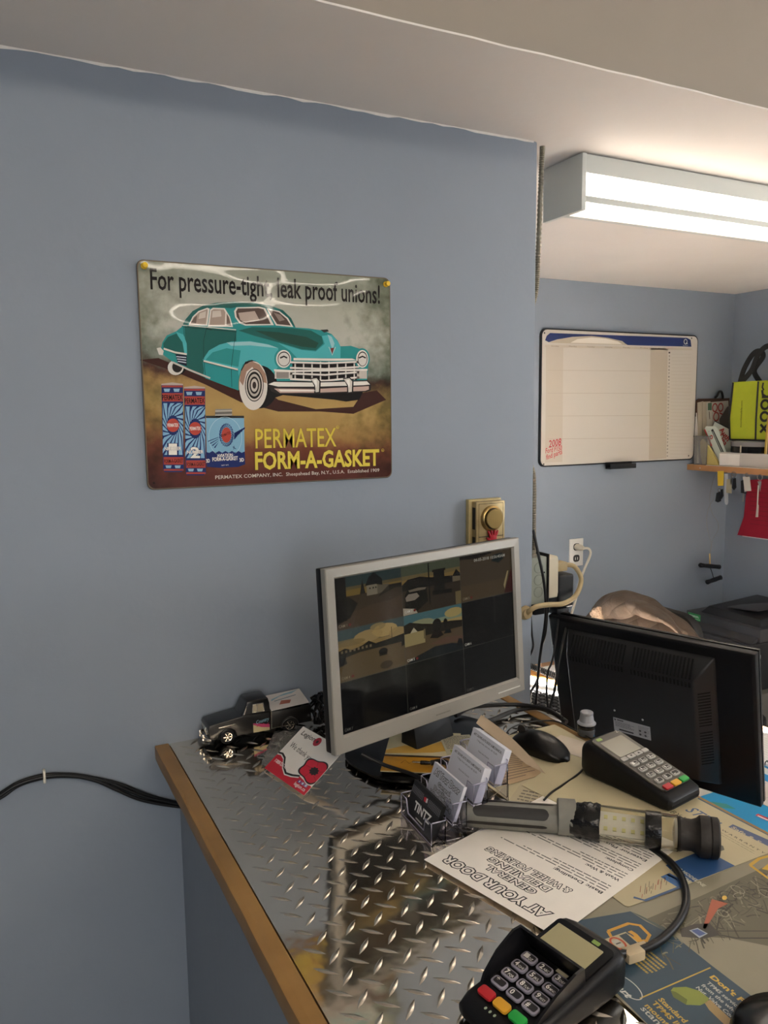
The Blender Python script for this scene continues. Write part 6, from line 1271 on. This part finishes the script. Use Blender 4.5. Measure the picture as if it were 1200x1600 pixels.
# ================================================================== office chair with a jacket over its back
CX = 2.15
c0_ = atx(975, 1000, CX)
cr = thing('office_chair', 'office chair under the brown jacket behind the black monitor', 'chair', T(CX+.04, 2.11, 0)); mat('chair_black', '#1b1a19', .6)
MB().loft([[(x, y, z) for x, y in rrect(.44, .44, .08, 4, .2, 0)] for z in (.44, .50)]).build('seat', 'chair_black', cr, bevel=.015)
MB().loft([[(.01+dx, y, z) for y, z in rrect(.38, .34, .09, 5, 0, .76)] for dx in (.005, .045)]).build('backrest', 'chair_black', cr, bevel=.012); MB().box(.055, .075, -.03, .03, .46, .7).build('back_support', 'chair_black', cr)
MB().lathe([(.028, .08), (.028, .44)], 16, T(.2, 0, 0)).build('gas_column', 'chrome', cr)
for k in range(5): a = 2*pi*k/5; MB().tube([(.2, 0, .10), (.2+.28*cos(a), .28*sin(a), .07)], .018, 8).build('leg', 'chair_black', cr, sm=60); MB().lathe([(.025, -.012), (.025, .012)], 14, T(.2+.28*cos(a), .28*sin(a), .026, rx=rad(90))).build('caster', 'chair_black', cr)
top = [(926,962),(934,950),(943,938),(953,927),(964,921),(978,921),(992,925),(1008,933),(1024,943),(1040,955),(1056,968),(1072,984),(1084,1002)]
rings = []; random.seed(21)
for i, (x, y) in enumerate(top):
    q = atx(x, y, CX); t_ = i/(len(top)-1); zt = q.z; fr_ = .05+.045*sin(pi*t_); low = .70
    prof = [(-fr_-.07, low), (-fr_-.05, low+(zt-low)*.35), (-fr_-.025, low+(zt-low)*.7), (-fr_, zt-.035), (-fr_*.55, zt-.008), (0, zt), (.05, zt-.012), (.095, zt-.05), (.115, low+(zt-low)*.5), (.125, low)]
    rings.append([Vector((CX+dx+.014*sin(i*1.9+k*1.3), q.y+.006*sin(k*2.1+i), z+(.006*sin(i*2.3+k*1.7) if 0 < k < 9 else 0))) for k, (dx, z) in enumerate(prof)])
V = [q for r_ in rings for q in r_]; k_ = len(rings[0]); F = [(i*k_+j, i*k_+j+1, (i+1)*k_+j+1, (i+1)*k_+j) for i in range(len(rings)-1) for j in range(k_-1)]
jk = thing('jacket', 'brown quilted jacket hung over the chair back', 'jacket', T(CX, 2.11, .70)); jm_ = mat('jacket_brown', '#54463a', .8, noise=.12, nscale=25, bump=.004, bscale=30)
nj = jm_.node_tree.nodes; lj = jm_.node_tree.links; bj = [q for q in nj if q.type == 'BUMP'][0]; gj = [q for q in nj if q.type == 'NEW_GEOMETRY'][0]; prev = bj
for rot_ in (.8, -.8):
    mp = nj.new('ShaderNodeMapping'); mp.inputs['Rotation'].default_value = (rot_, 0, 0); wv2 = nj.new('ShaderNodeTexWave'); wv2.bands_direction = 'Y'; wv2.inputs['Scale'].default_value = 6; wv2.inputs['Distortion'].default_value = 1.5
    lj.new(gj.outputs['Position'], mp.inputs['Vector']); lj.new(mp.outputs[0], wv2.inputs['Vector']); pw = nj.new('ShaderNodeMath'); pw.operation = 'POWER'; pw.inputs[1].default_value = .3; lj.new(wv2.outputs['Fac'], pw.inputs[0])
    b2 = nj.new('ShaderNodeBump'); b2.inputs['Distance'].default_value = .0025; lj.new(pw.outputs[0], b2.inputs['Height']); lj.new(prev.outputs[0], b2.inputs['Normal']); prev = b2
lj.new(prev.outputs[0], nj['Principled BSDF'].inputs['Normal'])
mb = MB(); mb.add(V, F); o = mb.build('shell', 'jacket_brown', jk, sm=80, M=jk.matrix_world.inverted())
sm_ = o.modifiers.new('s', 'SUBSURF'); sm_.levels = 2; sm_.render_levels = 2; so = o.modifiers.new('t', 'SOLIDIFY'); so.thickness = .008; so.offset = -1
mb = MB(); IJ = jk.matrix_world.inverted()
for L in ([(962,922),(966,945),(985,962),(1010,965)], [(966,924),(985,940),(1015,965)], [(945,945),(965,958),(1000,968),(1040,975)]):
    pass
# front flap hanging forward from the ridge, and the pale fleece collar
ridge = smooth([atx(x, y+2, CX-.045) for x, y in ((938,952),(950,933),(966,924),(984,926),(1006,937),(1030,952),(1056,972),(1076,992))], 4)
hem = smooth([atx(x, y, CX-.15) for x, y in ((944,966),(956,969),(972,966),(992,963),(1012,966),(1034,972),(1054,980),(1074,1000))], 4)
Vf = []; nr = 9
for i, (a, b_) in enumerate(zip(ridge, hem)):
    for k in range(nr): t_ = k/(nr-1); q = a.lerp(b_, t_); Vf.append(IJ @ (q+Vector((-.050*sin(pi*t_)+.007*sin(i*.9+t_*4), .004*sin(i*1.1), .020*sin(pi*t_)+.006*sin(i*.7+t_*5)))))
Ff = [(i*nr+k, i*nr+k+1, (i+1)*nr+k+1, (i+1)*nr+k) for i in range(len(ridge)-1) for k in range(nr-1)]
mb = MB(); mb.add(Vf, Ff); o = mb.build('front_flap', 'jacket_brown', jk, sm=80); so = o.modifiers.new('t', 'SOLIDIFY'); so.thickness = .014; so.offset = 0; sb = o.modifiers.new('s', 'SUBSURF'); sb.levels = 1; sb.render_levels = 1
col = [atx(x, y, CX-.17) for x, y in ((938,955),(930,958),(931,964),(937,967),(938,973),(943,979),(947,986))]
MB().tube([IJ @ q for q in smooth(col, 5)], [.017+.004*sin(i*2.2) for i in range(31)], 10).build('fleece_collar', mat('fleece_cream', '#b59c84', .9, noise=.15, nscale=90, bump=.008, bscale=110), jk, sm=80)
